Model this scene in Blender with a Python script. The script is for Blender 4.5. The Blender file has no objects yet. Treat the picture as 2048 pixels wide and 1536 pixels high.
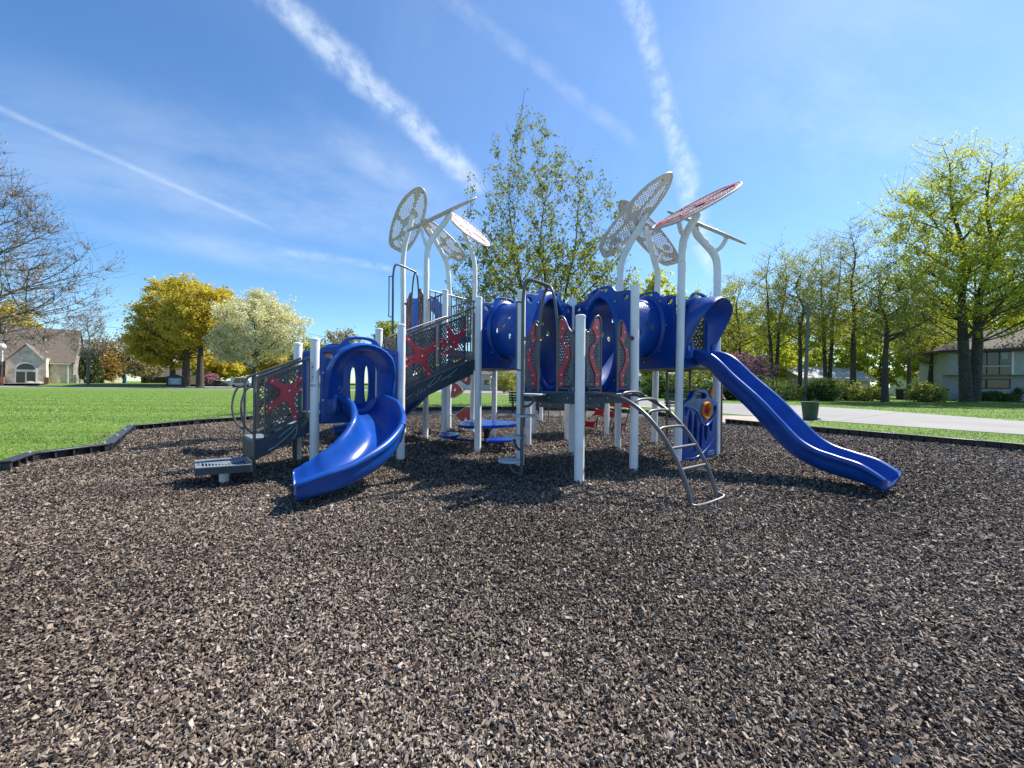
import bpy, bmesh, math, random
import numpy as np
from mathutils import Vector, Matrix
R = math.radians
random.seed(7); rng = np.random.default_rng(7)
scene = bpy.context.scene
col = scene.collection

# ------------------------------------------------------------------ camera
CAM_H, F, ROLL = 1.30, 769.0, R(0.5)
cr, sr = math.cos(ROLL), math.sin(ROLL)
cam = bpy.data.cameras.new('camera'); cam.sensor_width = 36; cam.lens = F / 2048 * 36
cam.clip_start = 0.05; cam.clip_end = 3000
camo = bpy.data.objects.new('camera', cam); col.objects.link(camo)
camo.matrix_world = Matrix(((cr, -sr, 0, 0), (0, 0, -1, 0), (sr, cr, 0, CAM_H), (0, 0, 0, 1)))
scene.camera = camo

def W(u, v, D):            # point at picture position (photo pixels) and distance
    a, b = (u - 1024) / F * D, -(v - 768) / F * D
    return Vector((a * cr - b * sr, D, CAM_H + a * sr + b * cr))
def G(u, v, z=0.0):        # point on the level z
    k = ((u - 1024) * sr - (v - 768) * cr) / F
    return W(u, v, (z - CAM_H) / k)

# ------------------------------------------------------------------ light
SUN_AZ = Vector((0.83, 0.55, 0)).normalized(); SUN_EL = R(50)
sdir = Vector((SUN_AZ.x * math.cos(SUN_EL), SUN_AZ.y * math.cos(SUN_EL), math.sin(SUN_EL)))
sun = bpy.data.lights.new('sun', 'SUN'); sun.energy = 4.9; sun.angle = R(0.55); sun.color = (1, .95, .87)
suno = bpy.data.objects.new('sun', sun); col.objects.link(suno)
suno.rotation_euler = sdir.to_track_quat('Z', 'Y').to_euler()
scene.view_settings.view_transform = 'Standard'; scene.view_settings.look = 'None'
scene.view_settings.exposure = 0.92; scene.view_settings.gamma = 1

# node helpers
class NT:
    def __init__(s, tree): s.t = tree; s.n = tree.nodes; s.l = tree.links
    def new(s, typ, **kw):
        n = s.n.new(typ)
        for k, v in kw.items():
            if k.startswith('i_'): n.inputs[k[2:].replace('_', ' ')].default_value = v
            else: setattr(n, k, v)
        return n
    def link(s, a, b): s.l.new(a, b)
    def setin(s, sock, v):
        if isinstance(v, bpy.types.NodeSocket): s.l.new(v, sock)
        else: sock.default_value = v
    def math(s, op, a, b=None, c=None, clamp=False):
        n = s.n.new('ShaderNodeMath'); n.operation = op; n.use_clamp = clamp
        for i, x in enumerate((a, b, c)):
            if x is not None: s.setin(n.inputs[i], x)
        return n.outputs[0]
    def vmath(s, op, a, b=None):
        n = s.n.new('ShaderNodeVectorMath'); n.operation = op
        s.setin(n.inputs[0], a)
        if b is not None: s.setin(n.inputs[1], b)
        return n.outputs['Value'] if op in ('DOT_PRODUCT', 'LENGTH') else n.outputs[0]
    def noise(s, vec, scale, detail=4, rough=.55, dist=0):
        n = s.n.new('ShaderNodeTexNoise'); s.setin(n.inputs['Vector'], vec)
        n.inputs['Scale'].default_value = scale; n.inputs['Detail'].default_value = detail
        n.inputs['Roughness'].default_value = rough; n.inputs['Distortion'].default_value = dist
        return n.outputs['Fac']
    def sstep(s, x, a, b, lo=0, hi=1):
        n = s.n.new('ShaderNodeMapRange'); n.interpolation_type = 'SMOOTHSTEP'
        s.setin(n.inputs[0], x)
        for i, q in enumerate((a, b, lo, hi)): n.inputs[i + 1].default_value = q
        return n.outputs[0]
    def mix(s, f, a, b, blend='MIX'):
        n = s.n.new('ShaderNodeMix'); n.data_type = 'RGBA'; n.blend_type = blend
        s.setin(n.inputs[0], f); s.setin(n.inputs[6], a); s.setin(n.inputs[7], b)
        return n.outputs[2]
    def ramp(s, f, stops):
        n = s.n.new('ShaderNodeValToRGB'); s.setin(n.inputs[0], f)
        e = n.color_ramp.elements
        while len(e) < len(stops): e.new(.5)
        for q, (p, c) in zip(e, stops): q.position = p; q.color = (*c, 1)
        return n.outputs[0]

# ------------------------------------------------------------------ sky
world = bpy.data.worlds.new('World'); scene.world = world; world.use_nodes = True
wn = NT(world.node_tree); wn.n.clear()
sky = wn.new('ShaderNodeTexSky'); sky.sky_type = 'NISHITA'; sky.sun_disc = False
sky.sun_elevation = SUN_EL; sky.sun_rotation = math.atan2(SUN_AZ.x, SUN_AZ.y)
sky.air_density = 1.05; sky.dust_density = .25; sky.ozone_density = 2.2; sky.altitude = 200
dirv = wn.new('ShaderNodeTexCoord').outputs['Generated']
def sdirpx(u, v): return (W(u, v, 1) - Vector((0, 0, CAM_H))).normalized()
def streak(p, q, w, soft, amount, wob=.01, nscale=9, stretch=.25, lo=.35, hi=.7, fade=.15, seed=0.0):
    a, b = sdirpx(*p), sdirpx(*q)
    n = a.cross(b).normalized(); t = (b - a); L = t.length; t.normalize()
    al = wn.math('DIVIDE', wn.math('SUBTRACT', wn.vmath('DOT_PRODUCT', dirv, tuple(t)), a.dot(t)), L)
    ac = wn.vmath('DOT_PRODUCT', dirv, tuple(n))
    comb = wn.new('ShaderNodeCombineXYZ')
    wn.setin(comb.inputs[0], wn.math('MULTIPLY', al, L * stretch * 4)); wn.setin(comb.inputs[1], ac)
    comb.inputs[2].default_value = seed
    nz = wn.noise(comb.outputs[0], nscale, 6, .62, .3)
    ac2 = wn.math('ABSOLUTE', wn.math('ADD', ac, wn.math('MULTIPLY', wn.math('SUBTRACT', nz, .5), wob)))
    band = wn.sstep(ac2, w * (1 - soft), w, 1, 0)
    rng_ = wn.math('MULTIPLY', wn.sstep(al, -fade, fade), wn.sstep(al, 1 - fade, 1 + fade, 1, 0))
    den = wn.sstep(wn.noise(comb.outputs[0], nscale * 2.3, 7, .65), lo, hi)
    return wn.math('MULTIPLY', wn.math('MULTIPLY', band, rng_), wn.math('MULTIPLY', den, amount))
st = [
    streak((480, -70), (960, 375), .037, 1, .56, .05, 13, .22, .2, .68, .06, 1.3),
    streak((1248, -60), (1318, 170), .027, 1, .36, .04, 13, .3, .3, .7, .1, 4.1),
    streak((1318, 170), (1425, 540), .029, 1, .46, .04, 13, .3, .25, .68, .08, 8.2),
    streak((-120, 165), (520, 447), .0075, 1, .20, .007, 9, .3, .1, .7, .3, 2.2),
    streak((880, -20), (1270, 285), .022, 1, .16, .02, 8, .2, .3, .7, .1, 5.5),
    streak((560, 500), (830, 545), .013, 1, .28, .016, 12, .2, .3, .7, .3, 6.6),
    streak((330, 470), (760, 560), .05, 1, .18, .04, 5, .12, .25, .7, .3, 7.7),
    streak((100, 420), (560, 530), .04, 1, .22, .03, 4, .1, .25, .7, .3, 9.1),
    streak((-200, 250), (900, 420), .18, 1, .22, .12, 3.5, .1, .25, .75, .3, 3.1),
    streak((60, 330), (760, 470), .06, 1, .20, .06, 5, .1, .3, .75, .3, 13.1),
    streak((1500, 150), (2200, 420), .22, 1, .20, .15, 4, .12, .3, .75, .3, 14.2),
    streak((640, 250), (960, 470), .05, 1, .16, .06, 6, .15, .3, .7, .3, 11.1),
]
tot = st[0]
for s_ in st[1:]: tot = wn.math('ADD', tot, s_)
# thin veil of high cirrus brighter towards the sun
veil = wn.math('MULTIPLY', wn.sstep(wn.vmath('DOT_PRODUCT', dirv, tuple(sdir)), .05, .95),
               wn.sstep(wn.noise(dirv, 2.3, 5, .55, .6), .3, .75, .35, 1))
tot = wn.math('ADD', tot, wn.math('MULTIPLY', veil, .15), clamp=True)
hsv = wn.new('ShaderNodeHueSaturation', i_Saturation=1.16, i_Value=1.0)
wn.link(sky.outputs[0], hsv.inputs['Color'])
tint = wn.mix(1, hsv.outputs[0], (0.765, 0.94, 1.085, 1), 'MULTIPLY')
cmix = wn.mix(tot, tint, (5.4, 6.1, 6.8, 1))
bg = wn.new('ShaderNodeBackground'); bg.inputs[1].default_value = .099
wn.link(cmix, bg.inputs[0])
wo = wn.new('ShaderNodeOutputWorld'); wn.link(bg.outputs[0], wo.inputs[0])

# ------------------------------------------------------------------ materials
MATS = {}
def mat(name, color, rough=.5, metal=0, spec=.5, var=.08, vscale=6, bump=0, bscale=40, coat=0, color2=None, detail=4):
    m = bpy.data.materials.new(name); m.use_nodes = True
    t = NT(m.node_tree); b = t.n['Principled BSDF']
    tc = t.new('ShaderNodeTexCoord').outputs['Object']
    nz = t.noise(tc, vscale, detail)
    c2 = color2 or tuple(max(0, x * (1 - var * 2)) for x in color)
    c1 = color if color2 else tuple(min(1, x * (1 + var)) for x in color)
    t.link(t.ramp(nz, [(.35, c2), (.65, c1)]), b.inputs['Base Color'])
    t.link(t.math('ADD', t.math('MULTIPLY', t.noise(tc, vscale * 3, 3), .22), rough - .11), b.inputs['Roughness'])
    b.inputs['Metallic'].default_value = metal; b.inputs['Specular IOR Level'].default_value = spec
    b.inputs['Coat Weight'].default_value = coat
    if bump:
        bp = t.new('ShaderNodeBump'); bp.inputs['Strength'].default_value = bump; bp.inputs['Distance'].default_value = .01
        t.link(t.noise(tc, bscale, 4), bp.inputs['Height']); t.link(bp.outputs[0], b.inputs['Normal'])
    MATS[name] = m; return m
mat('post_white', (.86, .855, .84), .42, var=.04, vscale=3, bump=.05, bscale=90)
mat('blue_plastic', (.005, .066, .34), .36, var=.1, vscale=4, bump=.06, bscale=160)
mat('blue_vinyl', (.01, .055, .36), .25, var=.1, vscale=8)
mat('rail_grey', (.12, .116, .118), .36, metal=.25, var=.06)
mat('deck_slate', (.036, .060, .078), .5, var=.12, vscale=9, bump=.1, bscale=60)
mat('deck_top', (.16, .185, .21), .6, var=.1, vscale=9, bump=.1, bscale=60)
mat('panel_grey', (.12, .122, .13), .5, var=.06)
mat('panel_dark', (.075, .077, .083), .5, var=.06)
mat('red_panel', (.50, .035, .05), .42, var=.08)
mat('leaf_white', (.60, .585, .54), .45, var=.04)
mat('pod_white', (.55, .56, .57), .5, var=.06)
mat('bolt', (.65, .65, .66), .3, metal=.6)
mat('orange_ring', (.8, .28, .015), .35); mat('red_dial', (.5, .02, .03), .4)
mat('black', (.012, .012, .014), .5); mat('chalk', (.42, .47, .5), .9)
mat('border_black', (.034, .035, .040), .38, var=.2, vscale=12, bump=.15)
mat('bench_green', (.012, .055, .04), .45); mat('bin_green', (.006, .05, .028), .45)
mat('bark', (.075, .06, .048), .9, var=.25, vscale=5, bump=.6, bscale=12)
mat('bark_grey', (.11, .10, .09), .9, var=.25, vscale=5, bump=.6, bscale=12)
mat('bark_dark', (.066, .056, .047), .9, var=.25, vscale=5, bump=.6, bscale=12)
mat('twig_red', (.19, .165, .16), .9)
mat('siding', (.36, .365, .37), .7, var=.05, vscale=3); mat('white_trim', (.7, .7, .68), .6)
mat('roof_brown', (.15, .12, .095), .9, var=.18, vscale=4, bump=.4); mat('roof_grey', (.12, .105, .10), .9, var=.18, vscale=6, bump=.4)
mat('pale_roof', (.42, .42, .42), .9)
mat('church_stone', (.62, .54, .42), .85, var=.14, vscale=1.4, bump=.3, bscale=3)
mat('church_rubble', (.34, .31, .27), .85, color2=(.13, .115, .10), vscale=1.6, bump=.5, bscale=3)
mat('white_wall', (.66, .68, .68), .7); mat('tan_wall', (.45, .42, .32), .7); mat('brick', (.24, .10, .075), .85, var=.2, vscale=10)
mat('concrete', (.40, .385, .36), .85, var=.08, vscale=2, bump=.15, bscale=30)
mat('path_beige', (.36, .30, .23), .85, var=.1, vscale=2, bump=.15, bscale=30)
mat('wood_dark', (.05, .035, .025), .7); mat('sign_pale', (.22, .33, .35), .5)
mat('steel', (.35, .36, .37), .4, metal=.5); mat('pole_wood', (.16, .15, .14), .85, var=.15)
mat('curtain', (.33, .40, .40), .8); mat('sign_blue', (.02, .09, .45), .5); mat('brown_mulch', (.10, .065, .05), .9)
mat('skin', (.5, .28, .2), .6); mat('shirt_orange', (.75, .07, .02), .8); mat('trousers_grey', (.16, .17, .18), .8); mat('hair', (.03, .02, .015), .8)
mat('car_dark', (.02, .022, .026), .3, coat=.5); mat('car_silver', (.35, .37, .40), .3, metal=.3, coat=.5); mat('stone', (.36, .32, .25), .9)
mat('cyan_litter', (.05, .42, .5), .6)
# scuffs, dust and faded beds on the moulded plastic
_m = MATS['blue_plastic']; _t = NT(_m.node_tree); _b = _t.n['Principled BSDF']; _tc = _t.new('ShaderNodeTexCoord').outputs['Object']
_old = _b.inputs['Base Color'].links[0].from_socket
_mp = _t.new('ShaderNodeMapping'); _mp.inputs['Scale'].default_value = (3, 14, 3); _t.link(_tc, _mp.inputs[0])
_sc = _t.sstep(_t.noise(_mp.outputs[0], 9, 8, .75, 1.5), .56, .74); _du = _t.sstep(_t.noise(_tc, 2.2, 6, .7), .45, .8)
_c = _t.mix(_t.math('MULTIPLY', _du, .22), _old, (.02, .10, .36, 1)); _c = _t.mix(_t.math('MULTIPLY', _sc, .28), _c, (.09, .17, .40, 1))
_t.link(_c, _b.inputs['Base Color'])
_r = _t.math('ADD', .30, _t.math('ADD', _t.math('MULTIPLY', _du, .16), _t.math('MULTIPLY', _sc, .25))); _t.link(_r, _b.inputs['Roughness'])
def glassmat(name, c, rough=.06):
    m = bpy.data.materials.new(name); m.use_nodes = True; b = m.node_tree.nodes['Principled BSDF']
    t = NT(m.node_tree); tc = t.new('ShaderNodeTexCoord').outputs['Object']
    t.link(t.ramp(t.noise(tc, .9, 3), [(.35, tuple(x * .5 for x in c)), (.7, c)]), b.inputs['Base Color'])
    b.inputs['Roughness'].default_value = rough; b.inputs['Specular IOR Level'].default_value = .6
    MATS[name] = m
glassmat('window_glass', (.02, .024, .028))

def leafmat(name, c_dark, c_light, trans=.45):
    m = bpy.data.materials.new(name); m.use_nodes = True; t = NT(m.node_tree); t.n.clear()
    at = t.new('ShaderNodeAttribute', attribute_name='var')
    c = t.ramp(at.outputs['Fac'], [(0, c_dark), (1, c_light)])
    d = t.new('ShaderNodeBsdfDiffuse'); tr = t.new('ShaderNodeBsdfTranslucent'); g = t.new('ShaderNodeBsdfGlossy', i_Roughness=.45)
    t.link(c, d.inputs[0]); t.link(t.mix(1, c, (1.25, 1.2, .6, 1), 'MULTIPLY'), tr.inputs[0])
    mx = t.new('ShaderNodeMixShader'); mx.inputs[0].default_value = trans
    t.link(d.outputs[0], mx.inputs[1]); t.link(tr.outputs[0], mx.inputs[2])
    m2 = t.new('ShaderNodeMixShader'); m2.inputs[0].default_value = .04
    t.link(mx.outputs[0], m2.inputs[1]); t.link(g.outputs[0], m2.inputs[2])
    o = t.new('ShaderNodeOutputMaterial'); t.link(m2.outputs[0], o.inputs[0])
    MATS[name] = m
leafmat('leaf_maple', (.12, .15, .02), (.30, .33, .06))
leafmat('leaf_lime', (.28, .34, .03), (.55, .58, .09), .6)
leafmat('leaf_olive', (.36, .29, .03), (.70, .59, .09), .5)
leafmat('leaf_blossom', (.38, .38, .20), (.90, .87, .76), .45)
leafmat('leaf_bud', (.20, .15, .15), (.33, .25, .25), .35)
leafmat('leaf_wood', (.20, .22, .05), (.40, .43, .11), .58)
leafmat('leaf_tan', (.22, .18, .09), (.38, .31, .16), .4)
leafmat('leaf_orange', (.24, .15, .04), (.38, .26, .08), .4)
leafmat('leaf_redbud', (.30, .13, .27), (.50, .28, .46), .5)
leafmat('leaf_shrub', (.05, .09, .02), (.14, .21, .05), .45)
leafmat('leaf_evergreen', (.03, .05, .016), (.09, .12, .04), .25)
leafmat('grass_blade', (.115, .180, .030), (.170, .250, .050), .35)

# ------------------------------------------------------------------ mesh builder
def tag(o, label=None, cat=None, group=None, kind=None):
    if label: o['label'] = label
    if cat: o['category'] = cat
    if group: o['group'] = group
    if kind: o['kind'] = kind
    return o
def empty(name, loc=(0, 0, 0), rz=0, parent=None):
    o = bpy.data.objects.new(name, None); col.objects.link(o); o.location = loc; o.rotation_euler = (0, 0, rz)
    o.empty_display_size = .2
    if parent: o.parent = parent
    return o
class MB:
    def __init__(s): s.v = []; s.f = []; s.m = []; s.s = []
    def add(s, verts, faces, mat=0, smooth=True):
        k = len(s.v); s.v.extend(tuple(p) for p in verts)
        for f in faces: s.f.append(tuple(i + k for i in f)); s.m.append(mat); s.s.append(smooth)
        return s
    def box(s, c, size, ax=None, mat=0):
        c = Vector(c); hx, hy, hz = (q / 2 for q in size)
        if ax is None: ax = (Vector((1, 0, 0)), Vector((0, 1, 0)), Vector((0, 0, 1)))
        vs = [c + ax[0] * (i * hx) + ax[1] * (j * hy) + ax[2] * (k * hz) for i in (-1, 1) for j in (-1, 1) for k in (-1, 1)]
        fs = [(0, 1, 3, 2), (4, 6, 7, 5), (0, 4, 5, 1), (2, 3, 7, 6), (0, 2, 6, 4), (1, 5, 7, 3)]
        return s.add(vs, fs, mat, False)
    def prism(s, pts, z0, z1, mat=0):      # pts: list of xy (ccw)
        n = len(pts); vs = [(p[0], p[1], z0) for p in pts] + [(p[0], p[1], z1) for p in pts]
        fs = [tuple(range(n - 1, -1, -1)), tuple(range(n, 2 * n))] + [(i, (i + 1) % n, n + (i + 1) % n, n + i) for i in range(n)]
        return s.add(vs, fs, mat, False)
    def hull_poly(s, pts3, off, mat=0):     # polygon extruded by vector off
        n = len(pts3); off = Vector(off); vs = [Vector(p) for p in pts3] + [Vector(p) + off for p in pts3]
        fs = [tuple(range(n - 1, -1, -1)), tuple(range(n, 2 * n))] + [(i, (i + 1) % n, n + (i + 1) % n, n + i) for i in range(n)]
        return s.add(vs, fs, mat, False)
    def tube(s, pts, r, seg=8, mat=0, cap=True):
        pts = [Vector(p) for p in pts]; n = len(pts)
        rs = [r] * n if not hasattr(r, '__len__') else r
        t0 = (pts[1] - pts[0]).normalized()
        up = Vector((0, 0, 1)) if abs(t0.z) < .9 else Vector((1, 0, 0))
        nrm = t0.cross(up).normalized(); vs = []
        for i, p in enumerate(pts):
            t = (pts[min(i + 1, n - 1)] - pts[max(i - 1, 0)]).normalized()
            nrm = (nrm - t * nrm.dot(t)).normalized(); bn = t.cross(nrm)
            for k in range(seg):
                a = 2 * math.pi * k / seg
                vs.append(p + (nrm * math.cos(a) + bn * math.sin(a)) * rs[i])
        fs = [(i * seg + k, i * seg + (k + 1) % seg, (i + 1) * seg + (k + 1) % seg, (i + 1) * seg + k) for i in range(n - 1) for k in range(seg)]
        if cap: fs += [tuple(range(seg - 1, -1, -1)), tuple(range((n - 1) * seg, n * seg))]
        return s.add(vs, fs, mat)
    def lathe(s, prof, c=(0, 0, 0), seg=24, mat=0, M=None):
        c = Vector(c); vs = []; n = len(prof)
        for r, z in prof:
            for k in range(seg):
                a = 2 * math.pi * k / seg; p = Vector((r * math.cos(a), r * math.sin(a), z))
                vs.append((M @ p if M else p) + c)
        fs = [(i * seg + k, i * seg + (k + 1) % seg, (i + 1) * seg + (k + 1) % seg, (i + 1) * seg + k) for i in range(n - 1) for k in range(seg)]
        fs += [tuple(range(seg - 1, -1, -1)), tuple(range((n - 1) * seg, n * seg))]
        return s.add(vs, fs, mat)
    def grid(s, rows, closed=False, mat=0, cap=False):   # rows: list of rings
        n = len(rows[0]); vs = [p for r in rows for p in r]; m = n if closed else n - 1
        fs = [(i * n + k, i * n + (k + 1) % n, (i + 1) * n + (k + 1) % n, (i + 1) * n + k) for i in range(len(rows) - 1) for k in range(m)]
        if cap: fs += [tuple(range(n - 1, -1, -1)), tuple(range((len(rows) - 1) * n, len(rows) * n))]
        return s.add(vs, fs, mat)
    def plate(s, outer, holes, thick, M, mat=0, bevel=0):
        v, f = plate_geo(outer, holes, thick, bevel)
        return s.add([M @ Vector(p) for p in v], f, mat, False)
    def mesh(s, name, mats):
        me = bpy.data.meshes.new(name); me.from_pydata(s.v, [], s.f)
        for m in mats: me.materials.append(MATS[m])
        me.polygons.foreach_set('material_index', s.m); me.polygons.foreach_set('use_smooth', s.s)
        me.set_sharp_from_angle(angle=R(38)); me.update(); return me
    def build(s, name, mats, parent=None, bevel=0, sub=0, solid=0):
        if isinstance(mats, str): mats = [mats]
        o = bpy.data.objects.new(name, s.mesh(name, mats)); col.objects.link(o)
        if parent: o.parent = parent
        if solid: q = o.modifiers.new('solid', 'SOLIDIFY'); q.thickness = solid; q.offset = 0
        if bevel: q = o.modifiers.new('bevel', 'BEVEL'); q.width = bevel; q.segments = 2; q.limit_method = 'ANGLE'
        if sub: q = o.modifiers.new('sub', 'SUBSURF'); q.levels = sub; q.render_levels = sub
        return o
def plate_geo(outer, holes, thick, bevel=0):
    cu = bpy.data.curves.new('tmp', 'CURVE'); cu.dimensions = '2D'; cu.fill_mode = 'BOTH'; cu.extrude = thick / 2 - bevel
    cu.bevel_depth = bevel; cu.bevel_resolution = 1; cu.offset = -bevel
    for lp in [outer] + list(holes):
        sp = cu.splines.new('POLY'); sp.points.add(len(lp) - 1); sp.use_cyclic_u = True
        for p, q in zip(sp.points, lp): p.co = (q[0], q[1], 0, 1)
    o = bpy.data.objects.new('tmp', cu); col.objects.link(o)
    me = bpy.data.meshes.new_from_object(o)
    v = [tuple(x.co) for x in me.vertices]; f = [tuple(p.vertices) for p in me.polygons]
    bpy.data.objects.remove(o); bpy.data.curves.remove(cu); bpy.data.meshes.remove(me)
    return v, f
def frame(o, ex, ey, ez=None):
    ex = Vector(ex).normalized(); ey = Vector(ey); 
    ez = ex.cross(ey).normalized() if ez is None else Vector(ez)
    return Matrix(((ex.x, ey.x, ez.x, o[0]), (ex.y, ey.y, ez.y, o[1]), (ex.z, ey.z, ez.z, o[2]), (0, 0, 0, 1)))
def smooth(pts, n=6, closed=False):
    pts = [Vector(p) for p in pts]; out = []; m = len(pts)
    for i in range(m if closed else m - 1):
        if closed: p0, p1, p2, p3 = (pts[(i + k) % m] for k in (-1, 0, 1, 2))
        else: p0, p1, p2, p3 = pts[max(i - 1, 0)], pts[i], pts[i + 1], pts[min(i + 2, m - 1)]
        for k in range(n):
            t = k / n
            out.append(.5 * ((2 * p1) + (p2 - p0) * t + (2 * p0 - 5 * p1 + 4 * p2 - p3) * t * t + (3 * p1 - p0 - 3 * p2 + p3) * t ** 3))
    if not closed: out.append(pts[-1])
    return out
def inside(p, poly):
    x, y = p; c = False; j = len(poly) - 1
    for i in range(len(poly)):
        xi, yi = poly[i][0], poly[i][1]; xj, yj = poly[j][0], poly[j][1]
        if (yi > y) != (yj > y) and x < (xj - xi) * (y - yi) / (yj - yi) + xi: c = not c
        j = i
    return c
def edge_dist(p, poly):
    p = Vector(p); best = 9
    for i in range(len(poly)):
        a = Vector(poly[i][:2]); b = Vector(poly[(i + 1) % len(poly)][:2]); d = b - a
        t = max(0, min(1, (p - a).dot(d) / max(d.dot(d), 1e-9))); best = min(best, (p - a - d * t).length)
    return best
def perf(poly, pitch, r, margin, n=6):     # hexagonal field of holes inside a polygon
    xs = [p[0] for p in poly]; ys = [p[1] for p in poly]; hs = []
    y = min(ys); k = 0
    while y < max(ys):
        x = min(xs) + (k % 2) * pitch / 2
        while x < max(xs):
            if inside((x, y), poly) and edge_dist((x, y), poly) > r + margin:
                hs.append([(x + r * math.cos(2 * math.pi * q / n + .5), y + r * math.sin(2 * math.pi * q / n + .5)) for q in range(n)])
            x += pitch
        y += pitch * .866; k += 1
    return hs
def ell(cx, cy, rx, ry, n=20, rot=0):
    return [(cx + rx * math.cos(a) * math.cos(rot) - ry * math.sin(a) * math.sin(rot), cy + rx * math.cos(a) * math.sin(rot) + ry * math.sin(a) * math.cos(rot)) for a in (2 * math.pi * k / n for k in range(n))]
def link_copy(o, parent=None, M=None):
    c = o.copy(); col.objects.link(c)
    if parent: c.parent = parent
    if M is not None: c.matrix_local = M
    for ch in o.children: link_copy(ch, c)
    return c
# ------------------------------------------------------------------ ground surfaces
def surf_nodes(name):
    m = bpy.data.materials.new(name); m.use_nodes = True; t = NT(m.node_tree); b = t.n['Principled BSDF']
    MATS[name] = m; return m, t, b, t.new('ShaderNodeTexCoord').outputs['Object']
m, t, b, tc = surf_nodes('lawn_mat')
sep = t.new('ShaderNodeSeparateXYZ'); t.link(tc, sep.inputs[0])
wob = t.math('ADD', t.math('SINE', t.math('MULTIPLY', sep.outputs[0], .17)), t.math('SINE', t.math('ADD', t.math('MULTIPLY', sep.outputs[0], .053), t.math('MULTIPLY', sep.outputs[1], .31))))
stripe = t.math('SINE', t.math('ADD', t.math('MULTIPLY', t.math('ADD', sep.outputs[1], t.math('MULTIPLY', sep.outputs[0], .06)), 1.75), wob))
stripe = t.sstep(stripe, -.6, .6)
sc = t.new('ShaderNodeMapping'); sc.inputs['Scale'].default_value = (.35, 1.4, 1); t.link(tc, sc.inputs[0])
fine = t.noise(tc, 26, 6, .7); mid = t.noise(sc.outputs[0], 1.6, 4, .6)
c = t.ramp(fine, [(.25, (.085, .150, .024)), (.55, (.120, .205, .036)), (.8, (.165, .255, .052))])
c = t.mix(t.math('MULTIPLY', stripe, .6), c, (.075, .150, .024, 1))
c = t.mix(t.math('MULTIPLY', t.sstep(mid, .42, .68), .45), c, (.18, .24, .05, 1))
t.link(c, b.inputs['Base Color']); b.inputs['Roughness'].default_value = .9; b.inputs['Specular IOR Level'].default_value = .15
bp = t.new('ShaderNodeBump'); bp.inputs['Strength'].default_value = .6; bp.inputs['Distance'].default_value = .03
t.link(fine, bp.inputs['Height']); t.link(bp.outputs[0], b.inputs['Normal'])

m, t, b, tc = surf_nodes('mulch_mat')
vo = t.new('ShaderNodeTexVoronoi'); vo.inputs['Scale'].default_value = 48; vo.inputs['Randomness'].default_value = 1
t.link(t.vmath('ADD', tc, t.vmath('SCALE', t.new('ShaderNodeTexNoise', i_Scale=30.0).outputs['Color'])), vo.inputs['Vector'])
s1 = t.new('ShaderNodeSeparateColor'); t.link(vo.outputs['Color'], s1.inputs[0])
c = t.ramp(s1.outputs[0], [(.1, (.020, .016, .014)), (.5, (.085, .067, .054)), (.85, (.20, .16, .128)), (1, (.34, .28, .23))])
t.link(c, b.inputs['Base Color']); b.inputs['Roughness'].default_value = .8
bp = t.new('ShaderNodeBump'); bp.inputs['Strength'].default_value = 1; bp.inputs['Distance'].default_value = .02
t.link(t.math('ADD', s1.outputs[1], t.math('MULTIPLY', vo.outputs['Distance'], -1.5)), bp.inputs['Height']); t.link(bp.outputs[0], b.inputs['Normal'])

m, t, b, tc = surf_nodes('road_mat')
c = t.ramp(t.noise(tc, .5, 6, .65), [(.3, (.19, .185, .18)), (.7, (.265, .255, .245))])
c = t.mix(t.math('MULTIPLY', t.sstep(t.noise(tc, 40, 3), .4, .75), .3), c, (.22, .21, .2, 1))
br = t.new('ShaderNodeTexBrick'); br.offset = 0; br.inputs['Scale'].default_value = 1; br.inputs['Brick Width'].default_value = 4.6; br.inputs['Row Height'].default_value = 4.2; br.inputs['Mortar Size'].default_value = .025   # slab joints
br.inputs['Color1'].default_value = (1, 1, 1, 1); br.inputs['Color2'].default_value = (.9, .9, .9, 1); br.inputs['Mortar'].default_value = (.45, .44, .42, 1)
rt = t.new('ShaderNodeMapping'); rt.inputs['Rotation'].default_value = (0, 0, .95); t.link(tc, rt.inputs[0]); t.link(rt.outputs[0], br.inputs['Vector'])
c = t.mix(1, c, br.outputs['Color'], 'MULTIPLY'); c = t.mix(t.math('MULTIPLY', t.sstep(t.noise(tc, .9, 6, .7), .55, .75), .35), c, (.20, .19, .18, 1))
t.link(c, b.inputs['Base Color']); b.inputs['Roughness'].default_value = .85
m, t, b, tc = surf_nodes('chip_mat')
at = t.new('ShaderNodeAttribute', attribute_name='var')
c = t.ramp(at.outputs['Fac'], [(0, (.020, .016, .014)), (.28, (.064, .048, .038)), (.45, (.195, .148, .112)), (.8, (.40, .315, .243)), (1, (.58, .50, .42))])
t.link(t.mix(t.math('MULTIPLY', t.noise(tc, 120, 3), .6), c, (.02, .017, .015, 1)), b.inputs['Base Color'])
b.inputs['Roughness'].default_value = .7; b.inputs['Specular IOR Level'].default_value = .22

def sheet(name, pts, z, matn, cat='structure', label=None):
    mb = MB(); mb.add([(p[0], p[1], z) for p in pts], [tuple(range(len(pts)))], 0, False)
    o = mb.build(name, matn); tag(o, label, None, None, cat); return o
gm = MB(); N = 30
gm.add([(-900, -60, 0), (900, -60, 0), (900, 1500, 0), (-900, 1500, 0)], [(0, 1, 2, 3)], 0, False)
tag(gm.build('ground', 'lawn_mat'), None, None, None, 'structure')

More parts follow.
